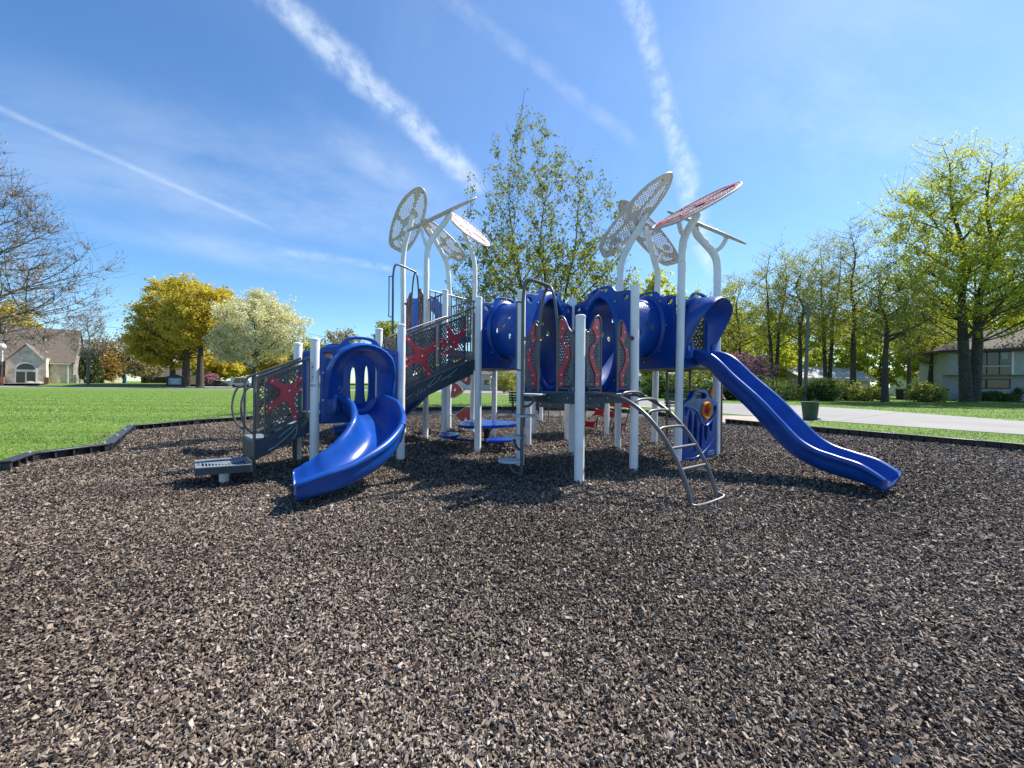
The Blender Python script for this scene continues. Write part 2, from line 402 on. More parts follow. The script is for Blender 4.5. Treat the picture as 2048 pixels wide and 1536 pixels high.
BL = [G(*p) for p in ((-420, 1110), (-160, 985), (8, 948), (60, 928), (215, 906), (262, 864), (390, 851), (500, 842), (600, 832), (760, 823), (950, 820), (1170, 821), (1305, 829), (1350, 838))]
BR = [G(*p) for p in ((1452, 848), (1612, 864), (1792, 881), (1962, 897), (2150, 915), (2420, 940))]
mul = [(-14, -6)] + [(p.x, p.y) for p in BL] + [(p.x, p.y) for p in BR] + [(16, -6)]
sheet('mulch', mul, .004, 'mulch_mat')
# road: concrete street curving round the park
near = [(16.5, -8), (15.6, 5), (14.3, 10.75), (11.7, 14.7), (9.6, 18.3), (7.7, 23), (5.6, 28), (3.4, 36), (-1, 46), (-10, 55.5), (-24, 60), (-48, 62.5), (-90, 64), (-300, 66)]
far = [(-300, 84), (-90, 81), (-48, 79.5), (-14, 77), (-2, 70), (5, 52), (9.5, 37), (12.5, 32), (16, 28.6), (19.6, 26), (20.5, 22), (20.2, 15), (20.6, 8), (22, -8)]
sheet('road', near + far, .012, 'road_mat')
def ribbon(name, line, w, z, h, matn, kind='structure'):
    mb = MB(); pts = [Vector((p[0], p[1], 0)) for p in line]; rows = []
    for i, p in enumerate(pts):
        tt = (pts[min(i + 1, len(pts) - 1)] - pts[max(i - 1, 0)]).normalized(); n = Vector((-tt.y, tt.x, 0)) * w / 2
        rows.append([p - n + Vector((0, 0, z)), p - n + Vector((0, 0, z + h)), p + n + Vector((0, 0, z + h)), p + n + Vector((0, 0, z))])
    mb.grid(rows, closed=True, cap=True); mb.s = [False] * len(mb.s)
    return tag(mb.build(name, matn), None, None, None, kind)
ribbon('kerb', near[4:], .35, 0, .03, 'concrete'); ribbon('kerb', far[:6], .35, 0, .03, 'concrete')
pth = [G(*p) for p in ((1400, 846), (1452, 848.5), (1560, 846), (1640, 842.5), (1560, 834), (1440, 831), (1380, 838))]
sheet('footpath', [(p.x, p.y) for p in pth], .008, 'path_beige')
w_ = [(-73, 84), (-60, 84.4), (-63, 90), (-70, 96), (-76, 96)]
sheet('church_path', w_, .02, 'concrete')
for k in range(9):
    x = -100 + k * 8
    sheet('road_marking', [(x, 79), (x + .35, 79), (x + 1.9, 73.5), (x + 1.55, 73.5)], .018, 'white_trim')

# POSTS_FIRST
def gp(u, v): p = G(u, v); return Vector((p.x, p.y, 0))
P1, P2, P3 = gp(628, 943), gp(594, 926), gp(801, 925); P5 = P2 + (P3 - P1)
P4, P7 = gp(955, 908), gp(888, 887); P4b, P7b = gp(1056, 894), gp(988, 875)
Fp, Gp, Hp, Kp = gp(1158, 972), gp(1040, 937), gp(1267, 945), gp(1144, 912)
E1, E2, E3, E4 = gp(1355, 928), gp(1432, 913), gp(1308, 890), gp(1235, 900)
L1, L2, L3, L4 = gp(807, 866), gp(851, 877), gp(898, 857), gp(944, 865)
Q1, Q2, Q3, Q4 = gp(1067, 869), gp(1082, 843), gp(1134, 881), gp(1213, 873)
# loose mulch chips, thinning with distance where they melt into the textured sheet
def chips():
    Ds = []; n_try = 860000
    # sample in picture-like density: y with pdf falling off
    u = rng.random(n_try); y = .75 * (15.5 / .75) ** u; half = 1.46 * y + 1.2
    x = (rng.random(n_try) * 2 - 1) * half
    poly = np.array(mul); inn = np.zeros(n_try, bool); j = len(poly) - 1
    for i in range(len(poly)):
        xi, yi = poly[i]; xj, yj = poly[j]
        cnd = ((yi > y) != (yj > y)) & (x < (xj - xi) * (y - yi) / (yj - yi + 1e-12) + xi); inn ^= cnd; j = i
    spill = np.zeros(n_try, bool)
    for a_, b2_ in zip(list(BL[:-1]) + list(BR[:-1]), list(BL[1:]) + list(BR[1:])):
        ax_, ay_, dx_, dy_ = a_.x, a_.y, b2_.x - a_.x, b2_.y - a_.y; tt_ = np.clip(((x - ax_) * dx_ + (y - ay_) * dy_) / (dx_ ** 2 + dy_ ** 2), 0, 1)
        spill |= np.hypot(x - ax_ - dx_ * tt_, y - ay_ - dy_ * tt_) < .45
    inn |= spill & (rng.random(n_try) < .10)
    x, y = x[inn], y[inn]; n = len(x)
    sizef = np.clip(.72 + y * .11, .85, 1.7)
    L = np.minimum(rng.lognormal(math.log(.0084), .48, n) * np.where(rng.random(n) < .004, 2.0, 1), .022) * sizef; Wd = L * rng.uniform(.16, .62, n)
    T = rng.uniform(.002, .006, n) * sizef
    az = rng.uniform(0, 2 * math.pi, n); tilt = rng.normal(0, .50, n); roll = rng.normal(0, .62, n)
    z = .006 + rng.random(n) * .020 + np.abs(np.sin(tilt)) * L * .5
    # gentle mounds
    z += .012 * (np.sin(x * 1.7 + y * .8) * np.sin(y * 1.3 - x * .6) + 1)
    for p_ in (P1, P2, P3, P5, P4, P7, P4b, P7b, Fp, Gp, Hp, Kp, E1, E2, E3, E4): z += .035 * np.exp(-((x - p_.x) ** 2 + (y - p_.y) ** 2) / .03)
    ca, sa = np.cos(az), np.sin(az); ct, stt = np.cos(tilt), np.sin(tilt); cr_, sr_ = np.cos(roll), np.sin(roll)
    ex = np.stack([ca * ct, sa * ct, stt], 1)
    e2 = np.stack([-sa, ca, np.zeros(n)], 1); e3 = np.cross(ex, e2)
    ey = e2 * cr_[:, None] + e3 * sr_[:, None]; ez = np.cross(ex, ey)
    c = np.stack([x, y, z], 1)
    q = [(-1, -1), (1, -1), (1, 1), (-1, 1)]; top = []; bot = []
    for (a, b_) in q:
        fa = a * (L * rng.uniform(.45, 1.1, n)); fb = b_ * (Wd * rng.uniform(.35, 1.1, n))
        bend = rng.normal(0, .12, n) * Wd
        p = c + ex * fa[:, None] + ey * fb[:, None] + ez * (T / 2 + bend)[:, None]
        top.append(p); bot.append(p - ez * (T * 1.5)[:, None] * 1.0)
    V = np.stack(top + bot, 1).reshape(-1, 3)
    base = (np.arange(n) * 8)[:, None]
    fs = np.array([[0, 1, 2, 3], [0, 4, 5, 1], [1, 5, 6, 2], [2, 6, 7, 3], [3, 7, 4, 0]]).reshape(1, -1)
    loops = (base + fs).reshape(-1)
    var = np.repeat(np.clip(rng.beta(1.5, 1.6, n) + (rng.random(n) < .010) * .5 + .10 * np.sin(x * 1.1 + 2 * np.sin(y * .7)) * np.sin(y * 1.4 + 1.5 * np.sin(x * .5)), 0, 1), 5)
    return fastmesh('mulch_chips', V, loops, 4, var, 'chip_mat')
def fastmesh(name, V, loops, k, var, matn):
    me = bpy.data.meshes.new(name); me.vertices.add(len(V)); me.vertices.foreach_set('co', V.astype(np.float32).ravel())
    nf = len(loops) // k; me.loops.add(len(loops)); me.loops.foreach_set('vertex_index', loops.astype(np.int32))
    me.polygons.add(nf); me.polygons.foreach_set('loop_start', (np.arange(nf) * k).astype(np.int32))
    me.update(calc_edges=True)
    if var is not None:
        a = me.attributes.new('var', 'FLOAT', 'FACE'); a.data.foreach_set('value', var.astype(np.float32))
    me.polygons.foreach_set('use_smooth', np.zeros(nf, bool)); me.materials.append(MATS[matn]); return me
o = bpy.data.objects.new('mulch_chips', chips()); col.objects.link(o); tag(o, None, None, None, 'stuff')

def grass_blades():
    n_try = 150000
    u = rng.random(n_try) ** 1.25; y = 5 * (50 / 5) ** u; x = (rng.random(n_try) * 2 - 1) * (1.5 * y + 2)
    ok = np.ones(n_try, bool)
    def poly_in(poly):
        poly = np.array(poly); inn = np.zeros(n_try, bool); j = len(poly) - 1
        for i in range(len(poly)):
            xi, yi = poly[i]; xj, yj = poly[j]
            inn ^= ((yi > y) != (yj > y)) & (x < (xj - xi) * (y - yi) / (yj - yi + 1e-12) + xi); j = i
        return inn
    ok &= ~poly_in(mul) & ~poly_in(near + far) & ~poly_in([(p.x, p.y) for p in pth])
    x, y = x[ok], y[ok]; n = len(x)
    h = rng.uniform(.016, .036, n) * np.clip(.8 + y * .02, .9, 1.3); wd = rng.uniform(.006, .012, n) * np.clip(y / 9, 1, 2.2)
    az = rng.uniform(0, 2 * math.pi, n); le = rng.normal(0, .5, (n, 2)) * h[:, None]
    dx, dy = np.cos(az) * wd, np.sin(az) * wd
    V = np.stack([np.stack([x - dx, y - dy, np.zeros(n)], 1), np.stack([x + dx, y + dy, np.zeros(n)], 1), np.stack([x + le[:, 0], y + le[:, 1], h], 1)], 1).reshape(-1, 3)
    sp_ = np.sin((y + .06 * x) * 1.75 + np.sin(.17 * x) + np.sin(.053 * x + .31 * y))
    return fastmesh('grass', V, np.arange(n * 3), 3, np.clip(.5 - .42 * np.clip(sp_ * 1.6, -1, 1) + rng.normal(0, .16, n), 0, 1), 'grass_blade')
o = bpy.data.objects.new('grass', grass_blades()); col.objects.link(o); tag(o, None, None, None, 'stuff')

# ------------------------------------------------------------------ border timbers
def border(a, b, label, group):
    a, b = Vector(a), Vector(b); d = b - a; L = d.length; d.normalize(); n = Vector((d.y, -d.x, 0))
    # inner side faces the mulch
    if n.dot(Vector((1, 6, 0)) - (a + b) / 2) < 0: n = -n
    r = empty('border_timber', (a + b) / 2); mb = MB(); up = Vector((0, 0, 1)); g = .004; ax = (d, n, up)
    c = Vector((0, 0, 0)); Lh = L - 2 * g
    mb.box(c + n * -.035 + up * .075, (Lh, .03, .15), ax); mb.box(c + up * .163, (Lh, .14, .03), ax); mb.box(c + n * .03 + up * .02, (Lh, .09, .04), ax)
    k = max(2, round(L / .24))
    for i in range(k + 1): mb.box(c + d * (-(Lh - .07) / 2 + (Lh - .07) * i / k) + n * .018 + up * .094, (.07 if i in (0, k) else .028, .075, .106), ax)
    mb.build('timber', 'border_black', r, bevel=.008)
    cp = MB(); cp.lathe([(.030, 0), (.030, .02), (.018, .03)], c + d * (Lh / 2 - .05) + up * .178, 10)
    cp.build('stake_cap', 'steel', r)
    tag(r, label, 'border timber', group); return r
places = {0: 'black plastic border timber', }
segs = []
for side, pl in (('left', BL), ('right', BR)):
    for i in range(len(pl) - 1):
        a, b_ = pl[i], pl[i + 1]; k = max(1, round((b_ - a).length / 1.25))
        for q in range(k): segs.append((side, i, a.lerp(b_, q / k), a.lerp(b_, (q + 1) / k)))
for side, i, a, b_ in segs:
    mid = (a + b_) / 2; uu = 1024 + mid.x / mid.y * F if mid.y > .5 else -1
    if mid.y < 2 or uu < -40 or uu > 2090: continue
    if side == 'left':
        if i <= 5: lb, bgrp = 'black slotted border timber between the big lawn and the mulch, beyond the step platform', 'border timbers along the big lawn'
        else: lb, bgrp = 'black border timber along the far edge of the mulch, behind the play structure', 'border timbers behind the play structure'
    else: lb, bgrp = 'black border timber along the grass strip by the street, behind the long wavy slide', 'border timbers along the street side'
    border(a, b_, lb, bgrp)

# ------------------------------------------------------------------ play structure
PS = empty('play_structure', (0, 0, 0))
tag(PS, 'large play structure with white posts, blue slides and tunnels and leaf shaped canopies', 'play structure')
UP = Vector((0, 0, 1))
ZA, ZB, ZC, ZD, ZE, ZF = .84, 2.55, 1.19, 1.75, 1.75, .87
POST_R = .0635
def post(p, top, label=None):
    mb = MB(); r = POST_R
    mb.lathe([(r, -.03), (r, top - .035), (r + .004, top - .034), (r + .004, top - .008), (r - .006, top), (.03, top + .006)], (0, 0, 0), 24)
    o = mb.build('post', 'post_white', PS); o.location = (p.x, p.y, 0)
    o.rotation_euler = (0, 0, random.random() * 6)
    if label: o['label'] = label
    return o
for p, tp in ((P1, 1.94), (P2, 1.93), (P3, 2.26), (P5, 2.27), (P4, 2.9), (P7, 3.32), (P4b, 2.9), (P7b, 3.1), (Fp, 2.19), (Gp, 2.74), (Hp, 2.79), (Kp, 2.86),
              (Q1, 1.9), (Q2, 1.15), (Q3, 1.9), (Q4, 1.75)):
    pst = post(p, tp)
    if p is P1: sticker = pst
mb = MB()   # age-icon sticker low on the front-left post
tw = (Vector((0, 0, CAM_H)) - Vector((P1.x, P1.y, 1.3))); tw.z = 0; tw.normalize(); sx = UP.cross(tw)
def on_post(a, z, r=POST_R + .0015): q = sx * math.sin(a) + tw * math.cos(a); return Vector((P1.x, P1.y, z)) + q * r
for k, (zc_, hh_) in enumerate(((1.575, .02), (1.52, .0), (1.47, .02), (1.425, .02), (1.375, .0), (1.325, .02))):
    a0, a1 = -.95, -.35
    if hh_:
        lp = [on_post(a0 + (a1 - a0) * q / 5, zc_ - hh_) for q in range(6)] + [on_post(a1 - (a1 - a0) * q / 5, zc_ + hh_) for q in range(6)]
        mb.tube(lp + [lp[0]], .0012, 4)
        mb.tube([on_post(-.65, zc_ - .012), on_post(-.65, zc_ + .012)], .0016, 4); mb.tube([on_post(-.75, zc_), on_post(-.55, zc_)], .0016, 4)
    else:   # age numbers
        for dg, a in (('5', -.92), ('-', -.72), ('1', -.58), ('2', -.42)):
            s_ = .085; h = .013
            P = lambda x, y: on_post(a + x * s_ * 1.6, zc_ + y * h * 1.5)
            path = {'5': [(1, 1), (-.2, 1), (-.2, .1), (.8, .2), (1, -.5), (.5, -1), (-.3, -.9)], '-': [(0, 0), (.8, 0)], '1': [(.2, .6), (.6, 1), (.6, -1)], '2': [(-.2, .6), (.4, 1), (.9, .5), (-.2, -1), (1, -1)]}[dg]
            mb.tube([P(*q) for q in path], .0026, 4)
lp = [on_post(-.98 + 1.1 * q / 8, 1.235) for q in range(9)] + [on_post(.12 - 1.1 * q / 8, 1.27) for q in range(9)]
mb.tube(lp + [lp[0]], .0016, 4)
for k in range(7): mb.tube([on_post(-.85 + k * .12, 1.247), on_post(-.8 + k * .12, 1.259)], .0018, 4)
stk = mb.build('age_sticker', 'black', PS); stk.parent = sticker; stk.matrix_parent_inverse = (Matrix.Translation((P1.x, P1.y, 0)) @ Matrix.Rotation(sticker.rotation_euler.z, 4, 'Z')).inverted()

# leaf canopies -----------------------------------------------------
LOUT = [(p.x, p.y) for p in smooth([(x, y, 0) for x, y in ((0, -1), (-.27, -.95), (-.42, -.65), (-.47, -.1), (-.42, .4), (-.30, .80), (-.08, 1), (.14, .96), (.36, .62), (.47, .2), (.45, -.4), (.30, -.92))], 5, True)]
LZ = [[(p.x, p.y) for p in smooth([(x, y, 0) for x, y in q], 4, True)] for q in (
    ((-.41, .02), (-.37, .42), (-.22, .84), (-.04, .91), (-.03, .45), (-.07, .06)),
    ((.04, .1), (.03, .5), (.15, .82), (.34, .50), (.41, .1), (.22, -.08)),
    ((-.42, -.12), (-.39, -.6), (-.2, -.76), (.04, -.52), (.05, -.18), (-.15, -.04)),
    ((.11, -.22), (.12, -.58), (.28, -.76), (.40, -.48), (.41, -.16), (.25, -.14)),
    ((-.24, -.88), (.0, -.95), (.22, -.88), (.1, -.66), (-.1, -.80)))]
hl = []
for z_ in LZ: hl += perf(z_, .062, .0265, -.003, 6)
lv, lf = plate_geo(LOUT, hl, .012, .002)
ring = []; n_ = len(LOUT)
mb = MB(); mb.add(lv, lf, 0, False)
mb.tube([(x, y, 0) for x, y in LOUT] + [(LOUT[0][0], LOUT[0][1], 0)], .02, 8, 0, False)
leaf_me = mb.mesh('leaf_panel', ['leaf_white'])
INL = [(x * .985, y * .985) for x, y in LOUT]
def grow(z_): cx, cy = sum(p[0] for p in z_) / len(z_), sum(p[1] for p in z_) / len(z_); return [(cx + (p[0] - cx) * 1.0, cy + (p[1] - cy) * 1.0) for p in z_]
mb = MB().plate(INL, [[q for q in grow(z_)] for z_ in LZ], .01, Matrix.Translation((0, 0, .022)), 0, .002)
for x, y in ((0, 0), (-.1, .5 - .5), (.0, .9), (.05, -.62), (-.42, 0), (.42, .15)): mb.lathe([(.016, .026), (.016, .032), (.006, .036)], (x, y, 0), 8, 1)
inl_me = mb.mesh('red_inlay', ['red_panel', 'bolt'])
def canopy(base, path, br, A, B, phi, top_visible, din, label):
    D0 = base.y; vs = [q[1] for q in path]; v0, v1 = path[0][1], path[-1][1]
    def dd(v): f = max(0, (v0 - v) / (v0 - v1)); return D0 + din * f
    pts = smooth([W(u, v, dd(v)) for u, v in path], 5)
    x0 = Vector((base.x, base.y, 0)); j = pts[0]
    mb = MB(); mb.tube([x0, x0.lerp(Vector((j.x, j.y, j.z)), .5), j], POST_R, 24)
    mb.tube([j - UP * .14, j - UP * .06, j - UP * .06 + UP * .001, j], [POST_R + .004] * 4, 24)
    mb.tube(pts, [POST_R] * (len(pts) - 2) + [POST_R * .97, POST_R * .9], 20)
    mb.tube(smooth([W(u, v, dd(v)) for u, v in br], 5), .038, 14)
    o = mb.build('canopy_pole', 'post_white', PS); o['label'] = label
    a, b_ = W(*A), W(*B); ctr = (a + b_) / 2; Lx = (b_ - a); ln = Lx.length; Lx.normalize()
    e = (ctr - Vector((0, 0, CAM_H))).normalized(); s_ = Lx.cross(e).normalized(); q_ = Lx.cross(s_)
    best = None
    for sg in (1, -1):
        wd = s_ * math.cos(R(phi)) + q_ * math.sin(R(phi)) * sg; n = wd.cross(Lx)
        if n.dot(e) > 0: n = -n
        if best is None or (n.z > 0) == top_visible: best = (wd, n)
    wd, n = best; up_ = n if n.z > 0 else -n
    if wd.cross(Lx).dot(up_) < 0: wd = -wd
    k = ln / 2.0; kw = k * .86; M = Matrix(((wd.x * kw, Lx.x * k, up_.x * k, ctr.x), (wd.y * kw, Lx.y * k, up_.y * k, ctr.y), (wd.z * kw, Lx.z * k, up_.z * k, ctr.z), (0, 0, 0, 1)))
    lp = bpy.data.objects.new('leaf_panel', leaf_me); col.objects.link(lp); lp.parent = o; lp.matrix_local = M
    il = bpy.data.objects.new('red_inlay', inl_me); col.objects.link(il); il.parent = o; il.matrix_local = M @ Matrix.Diagonal((.93, .95, 1, 1))
    for q, r_ in ((pts[-1], .11), (W(*br[-1], dd(br[-1][1])), .085)):   # flanges where pole and branch meet the leaf
        fb = MB(); qq = q - up_ * (up_.dot(q - ctr) + .028); qM = Matrix((wd, Lx, up_)).transposed()
        fb.lathe([(r_, -.008), (r_, .008)], qq, 18, 0, qM)
        for a_ in (0, 2.1, 4.2): fb.lathe([(.013, -.02), (.013, 0)], qq + qM @ Vector((math.cos(a_) * r_ * .7, math.sin(a_) * r_ * .7, 0)), 8, 1, qM)
        fb.build('bracket', ['leaf_white', 'bolt'], o)
canopy(L1, [(806, 556), (806, 525), (810, 490), (818, 460), (825, 432)], [(806, 500), (801, 490), (800, 478)], (793, 500, 10.7), (843, 377, 9.9), 3, False, -.05, 'white canopy pole whose leaf stands upright, seen from below')
canopy(L2, [(853, 545), (854, 510), (860, 485), (878, 460), (893, 440), (899, 424)], [(857, 500), (850, 485), (843, 462), (838, 452)], (815, 462, 9.3), (952, 396, 9.3), 86, False, .1, 'white canopy pole with its leaf seen edge-on')
canopy(L3, [(899, 580), (895, 534), (885, 508), (873, 486), (862, 466), (856, 455)], [(890, 518), (900, 512), (906, 501)], (927, 520, 11.5), (843, 438, 10.7), 48, False, -.3, 'white canopy pole with leaf half hidden behind the other poles')
canopy(L4, [(950, 565), (949, 528), (944, 505), (934, 480), (928, 463)], [(945, 503), (951, 495), (955, 484)], (899, 433, 9.4), (978, 487, 10.7), 66, True, -.05, 'white canopy pole with the red and white leaf face showing')
canopy(E4, [(1240, 565), (1241, 539), (1247, 514), (1263, 482), (1280, 453), (1288, 434), (1288, 421)], [(1249, 505), (1240, 497), (1234, 490), (1231, 481)], (1203, 505, 7.55), (1343, 351, 7.3), 54, False, -.1, 'white canopy pole with the large tilted leaf, left of its group')
canopy(E3, [(1315, 575), (1315, 545), (1308, 518), (1301, 490), (1295, 462), (1296, 452)], [(1311, 526), (1319, 519), (1325, 506)], (1345, 528, 8.6), (1242, 403, 8.0), 50, False, -.25, 'white canopy pole with leaf crossing behind the large tilted leaf')
canopy(E1, [(1364, 525), (1365, 500), (1368, 478), (1380, 453), (1390, 438), (1394, 428)], [(1370, 474), (1362, 462), (1358, 446)], (1326, 453, 6.0), (1468, 369, 6.8), 78, True, .1, 'white canopy pole with a thin red edged leaf, nearest the camera')
canopy(E2, [(1435, 550), (1433, 522), (1424, 503), (1405, 482), (1393, 468), (1389, 452)], [(1428, 504), (1440, 496), (1449, 484), (1453, 473)], (1337, 423, 7.2), (1490, 487, 7.2), 87, False, -.05, 'white canopy pole with a leaf sloping down to the right, edge-on')

# decks ---------------------------------------------------------------
def deck(ps, z, th=.15):
    c = sum(ps, Vector()) / len(ps); q = [c + (p - c) * .955 for p in ps]
    if (q[1] - q[0]).cross(q[2] - q[1]).z < 0: q = q[::-1]
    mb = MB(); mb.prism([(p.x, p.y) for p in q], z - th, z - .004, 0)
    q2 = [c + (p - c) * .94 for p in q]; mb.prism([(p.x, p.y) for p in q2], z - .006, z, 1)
    for i in range(len(q)):
        a, b_ = q[i], q[(i + 1) % len(q)]; n = (b_ - a).normalized().cross(UP)
        for t_ in (.18, .5, .82): mb.lathe([(.013, 0), (.013, .007), (.006, .01)], a.lerp(b_, t_) + UP * (z - th * .5), 8, 2, n.to_track_quat('Z', 'Y').to_matrix())
    return mb.build('deck', ['deck_slate', 'deck_top', 'bolt'], PS, bevel=.006)
deck([P1, P3, P5, P2], ZA); deck([L1, L2, L4, L3], ZB); deck([P4, P4b, P7b, P7], ZD); deck([Fp, Hp, Kp, Gp], ZC); deck([E1, E2, E3, E4], ZE); deck([Q3, Q4, Q4 + Q1 - Q3, Q1], ZF)
deck([P7, P7b, L4, L2], (ZD + ZB) / 2 - .1)

# blue moulded panels ----------------------------------------------------
def fr(pa, pb, z):
    m_ = (pa + pb) / 2; ex = (pb - pa).normalized(); n = ex.cross(UP)
    return Matrix(((ex.x, 0, n.x, m_.x), (ex.y, 0, n.y, m_.y), (0, 1, 0, z), (0, 0, 0, 1)))   # x along, y up, z outward
def arch(hw, h, n=14, y0=0.0):
    return [(-hw, y0), (-hw, y0 + (h - hw - y0) * .5)] + [(-hw * math.cos(math.pi * k / n), h - hw + hw * math.sin(math.pi * k / n)) for k in range(n + 1)] + [(hw, y0 + (h - hw - y0) * .5), (hw, y0)]
def panel_outline(w, h, y0, ear):
    top = smooth([(w, ear, 0), (w * .86, ear + .03, 0), (w * .55, h - .14, 0), (w * .36, h - .03, 0), (0, h, 0), (-w * .36, h - .03, 0), (-w * .55, h - .14, 0), (-w * .86, ear + .03, 0), (-w, ear, 0)], 5)
    return [(-w, y0), (-w * .985, ear * .75), (-w, ear * .8)][:1] + [(w, y0)] + [(p.x, p.y) for p in top]
def bolts_at(mb, M, pts, mi):
    q = M.to_3x3()
    for x, y, z in pts: mb.lathe([(.014, 0), (.014, .006), (.007, .01)], M @ Vector((x, y, z)), 8, mi, q)
def slide_hood(pa, pb, z, label=None, chalk=False):
    w = (pb - pa).length / 2 - POST_R - .006; M = fr(pa, pb, z); h = 1.17
    mb = MB()
    op = arch(.245, .86, 14, -.02)
    mb.plate(panel_outline(w, h, -.14, .965), [op[::-1], ell(0, h - .085, .17, .042, 20), ell(w - .105, .865, .058, .034, 14, .25), ell(-w + .105, .865, .058, .034, 14, -.25)], .06, M, 0, .014)
    def lip(q): return max(0, min(1, (q - .16) / .72)) ** 1.15
    rows = []
    for hw, hh, out, dep in ((w * .93, 1.075, .028, 0), (w * .90, 1.06, .03, .42), (w * .85, 1.035, .03, .90), (w * .81, 1.01, .03, 1), (w * .75, .98, .03, .94), (w * .62, .93, .03, .5), (.29, .89, .035, .16), (.262, .872, .03, .05), (.246, .862, -.02, 0)):
        rows.append([M @ Vector((x, y, out + .40 * dep * lip(y))) for x, y in arch(hw, hh, 14, 0.0)])
    mb.grid(rows)
    for sx_ in (-1, 1):       # moulded shoulders where the chute bolts on
        mb.tube([M @ Vector((sx_ * .36, .02, .05)), M @ Vector((sx_ * .36, .2, .06)), M @ Vector((sx_ * .35, .25, .05)), M @ Vector((sx_ * .34, .26, .0))], [.055, .06, .05, .02], 12)
        mb.box(M @ Vector((sx_ * .43, .1, .06)), (.1, .22, .06), (M.to_3x3().col[0], M.to_3x3().col[1], M.to_3x3().col[2]))
    bolts_at(mb, M, [(-w + .04, .2, .03), (w - .04, .2, .03), (-w + .04, .6, .03), (w - .04, .6, .03)], 1)
    if chalk:
        for ln in ([(-.46, .4), (-.40, .58), (-.36, .66)], [(-.46, .62), (-.34, .56)], [(-.5, .22), (-.43, .38)], [(-.38, .3), (-.35, .42)], [(-.33, .3), (-.31, .42), (-.27, .38), (-.29, .3), (-.33, .31)]):
            mb.tube([M @ Vector((x, y, .034 + .30 * .3 * lip(y))) for x, y in ln], .004, 4, 2)
    o = mb.build('slide_hood', ['blue_plastic', 'bolt', 'chalk'], PS)
    if label: o['label'] = label
    return o
slide_hood(P1, P3, ZA, 'blue slide hood sunlit at the low deck, with scratched graffiti', True)
slide_hood(E1, E2, ZE, 'blue slide hood above the long wavy slide')
slide_hood(L3, L1, ZB, 'blue slide hood on the highest deck, seen from behind')
def tunnel_panel(pa, pb, z, h, oz, ohw, ohh, label=None):
    w = (pb - pa).length / 2 - POST_R - .006; M = fr(pa, pb, z); mb = MB()
    hole = ell(0, oz, ohw, ohh, 32)
    mb.plate(panel_outline(w, h, -.16, h - .19), [hole[::-1], ell(0, h - .075, .17, .036, 20), ell(w - .10, h - .27, .056, .034, 14, .25), ell(-w + .10, h - .27, .056, .034, 14, -.25)], .055, M, 0, .014)
    rows = []
    for k, o_ in ((1.24, .026), (1.2, .05), (1.1, .07), (1.02, .06), (.995, .0), (.99, -.03)):
        rows.append([M @ Vector((x * (k if k < 1.02 else 1 + (k - 1) * 1.0), (y - oz) * (1 + (k - 1) * .8) + oz, o_)) for x, y in hole])
    rows = [r + [r[0]] for r in rows]; mb.grid(rows)
    bolts_at(mb, M, [(x * 1.32, (y - oz) * 1.22 + oz, .028) for x, y in ell(0, oz, ohw, ohh, 8)], 1)
    o = mb.build('tunnel_panel', ['blue_plastic', 'bolt'], PS)
    if label: o['label'] = label
    return M
def tube_between(Ma, za, hwa, hha, Mb, zb, hwb, hhb, holes, label):
    ca, cb = Ma @ Vector((0, za, 0)), Mb @ Vector((0, zb, 0))
    ax, bx = Ma.to_3x3().col[0].copy(), Mb.to_3x3().col[0].copy()
    if ax.dot(bx) < 0: bx = -bx
    rows = []
    for i in range(15):
        t_ = i / 14; s_ = t_ * t_ * (3 - 2 * t_); c = ca.lerp(cb, t_); c.z = ca.z + (cb.z - ca.z) * s_
        ex = ax.lerp(bx, t_).normalized(); hw = hwa + (hwb - hwa) * s_; hh = hha + (hhb - hha) * s_
        bul = 1 + .06 * math.sin(math.pi * t_)
        rows.append([c + ex * math.cos(a) * hw * bul + UP * math.sin(a) * hh for a in (2 * math.pi * k / 40 for k in range(40))])
    mb = MB(); mb.grid(rows, closed=True); me0 = mb.mesh('tunnel', ['blue_plastic'])
    bm = bmesh.new(); bm.from_mesh(me0); bmesh.ops.recalc_face_normals(bm, faces=bm.faces); bm.to_mesh(me0); bm.free()
    o = bpy.data.objects.new('tunnel', me0); col.objects.link(o)
    md = o.modifiers.new('solid', 'SOLIDIFY'); md.thickness = .016; md.offset = 0
    cuts = MB()
    for f_, ang in holes:
        c = ca.lerp(cb, f_); ex = ax.lerp(bx, f_).normalized(); d = ex * math.cos(ang) + UP * math.sin(ang)
        p = c + d * .45; cuts.lathe([(.045, -.35), (.045, .35)], p, 16, 0, d.to_track_quat('Z', 'Y').to_matrix())
    co = cuts.build('cut', 'blue_plastic'); bo = o.modifiers.new('b', 'BOOLEAN'); bo.operation = 'DIFFERENCE'; bo.object = co; bo.solver = 'EXACT'
    bpy.context.view_layer.update()
    me = bpy.data.meshes.new_from_object(o.evaluated_get(bpy.context.evaluated_depsgraph_get()))
    bpy.data.objects.remove(co); o.modifiers.clear(); me.name = 'tunnel'; o.data = me
    me.polygons.foreach_set('use_smooth', [True] * len(me.polygons)); me.set_sharp_from_angle(angle=R(40))
    o.parent = PS; o['label'] = label; return o
MC1 = tunnel_panel(Gp, Kp, ZC, 1.70, .80, .37, .72); MC2 = tunnel_panel(Kp, Hp, ZC, 1.72, .80, .37, .72)
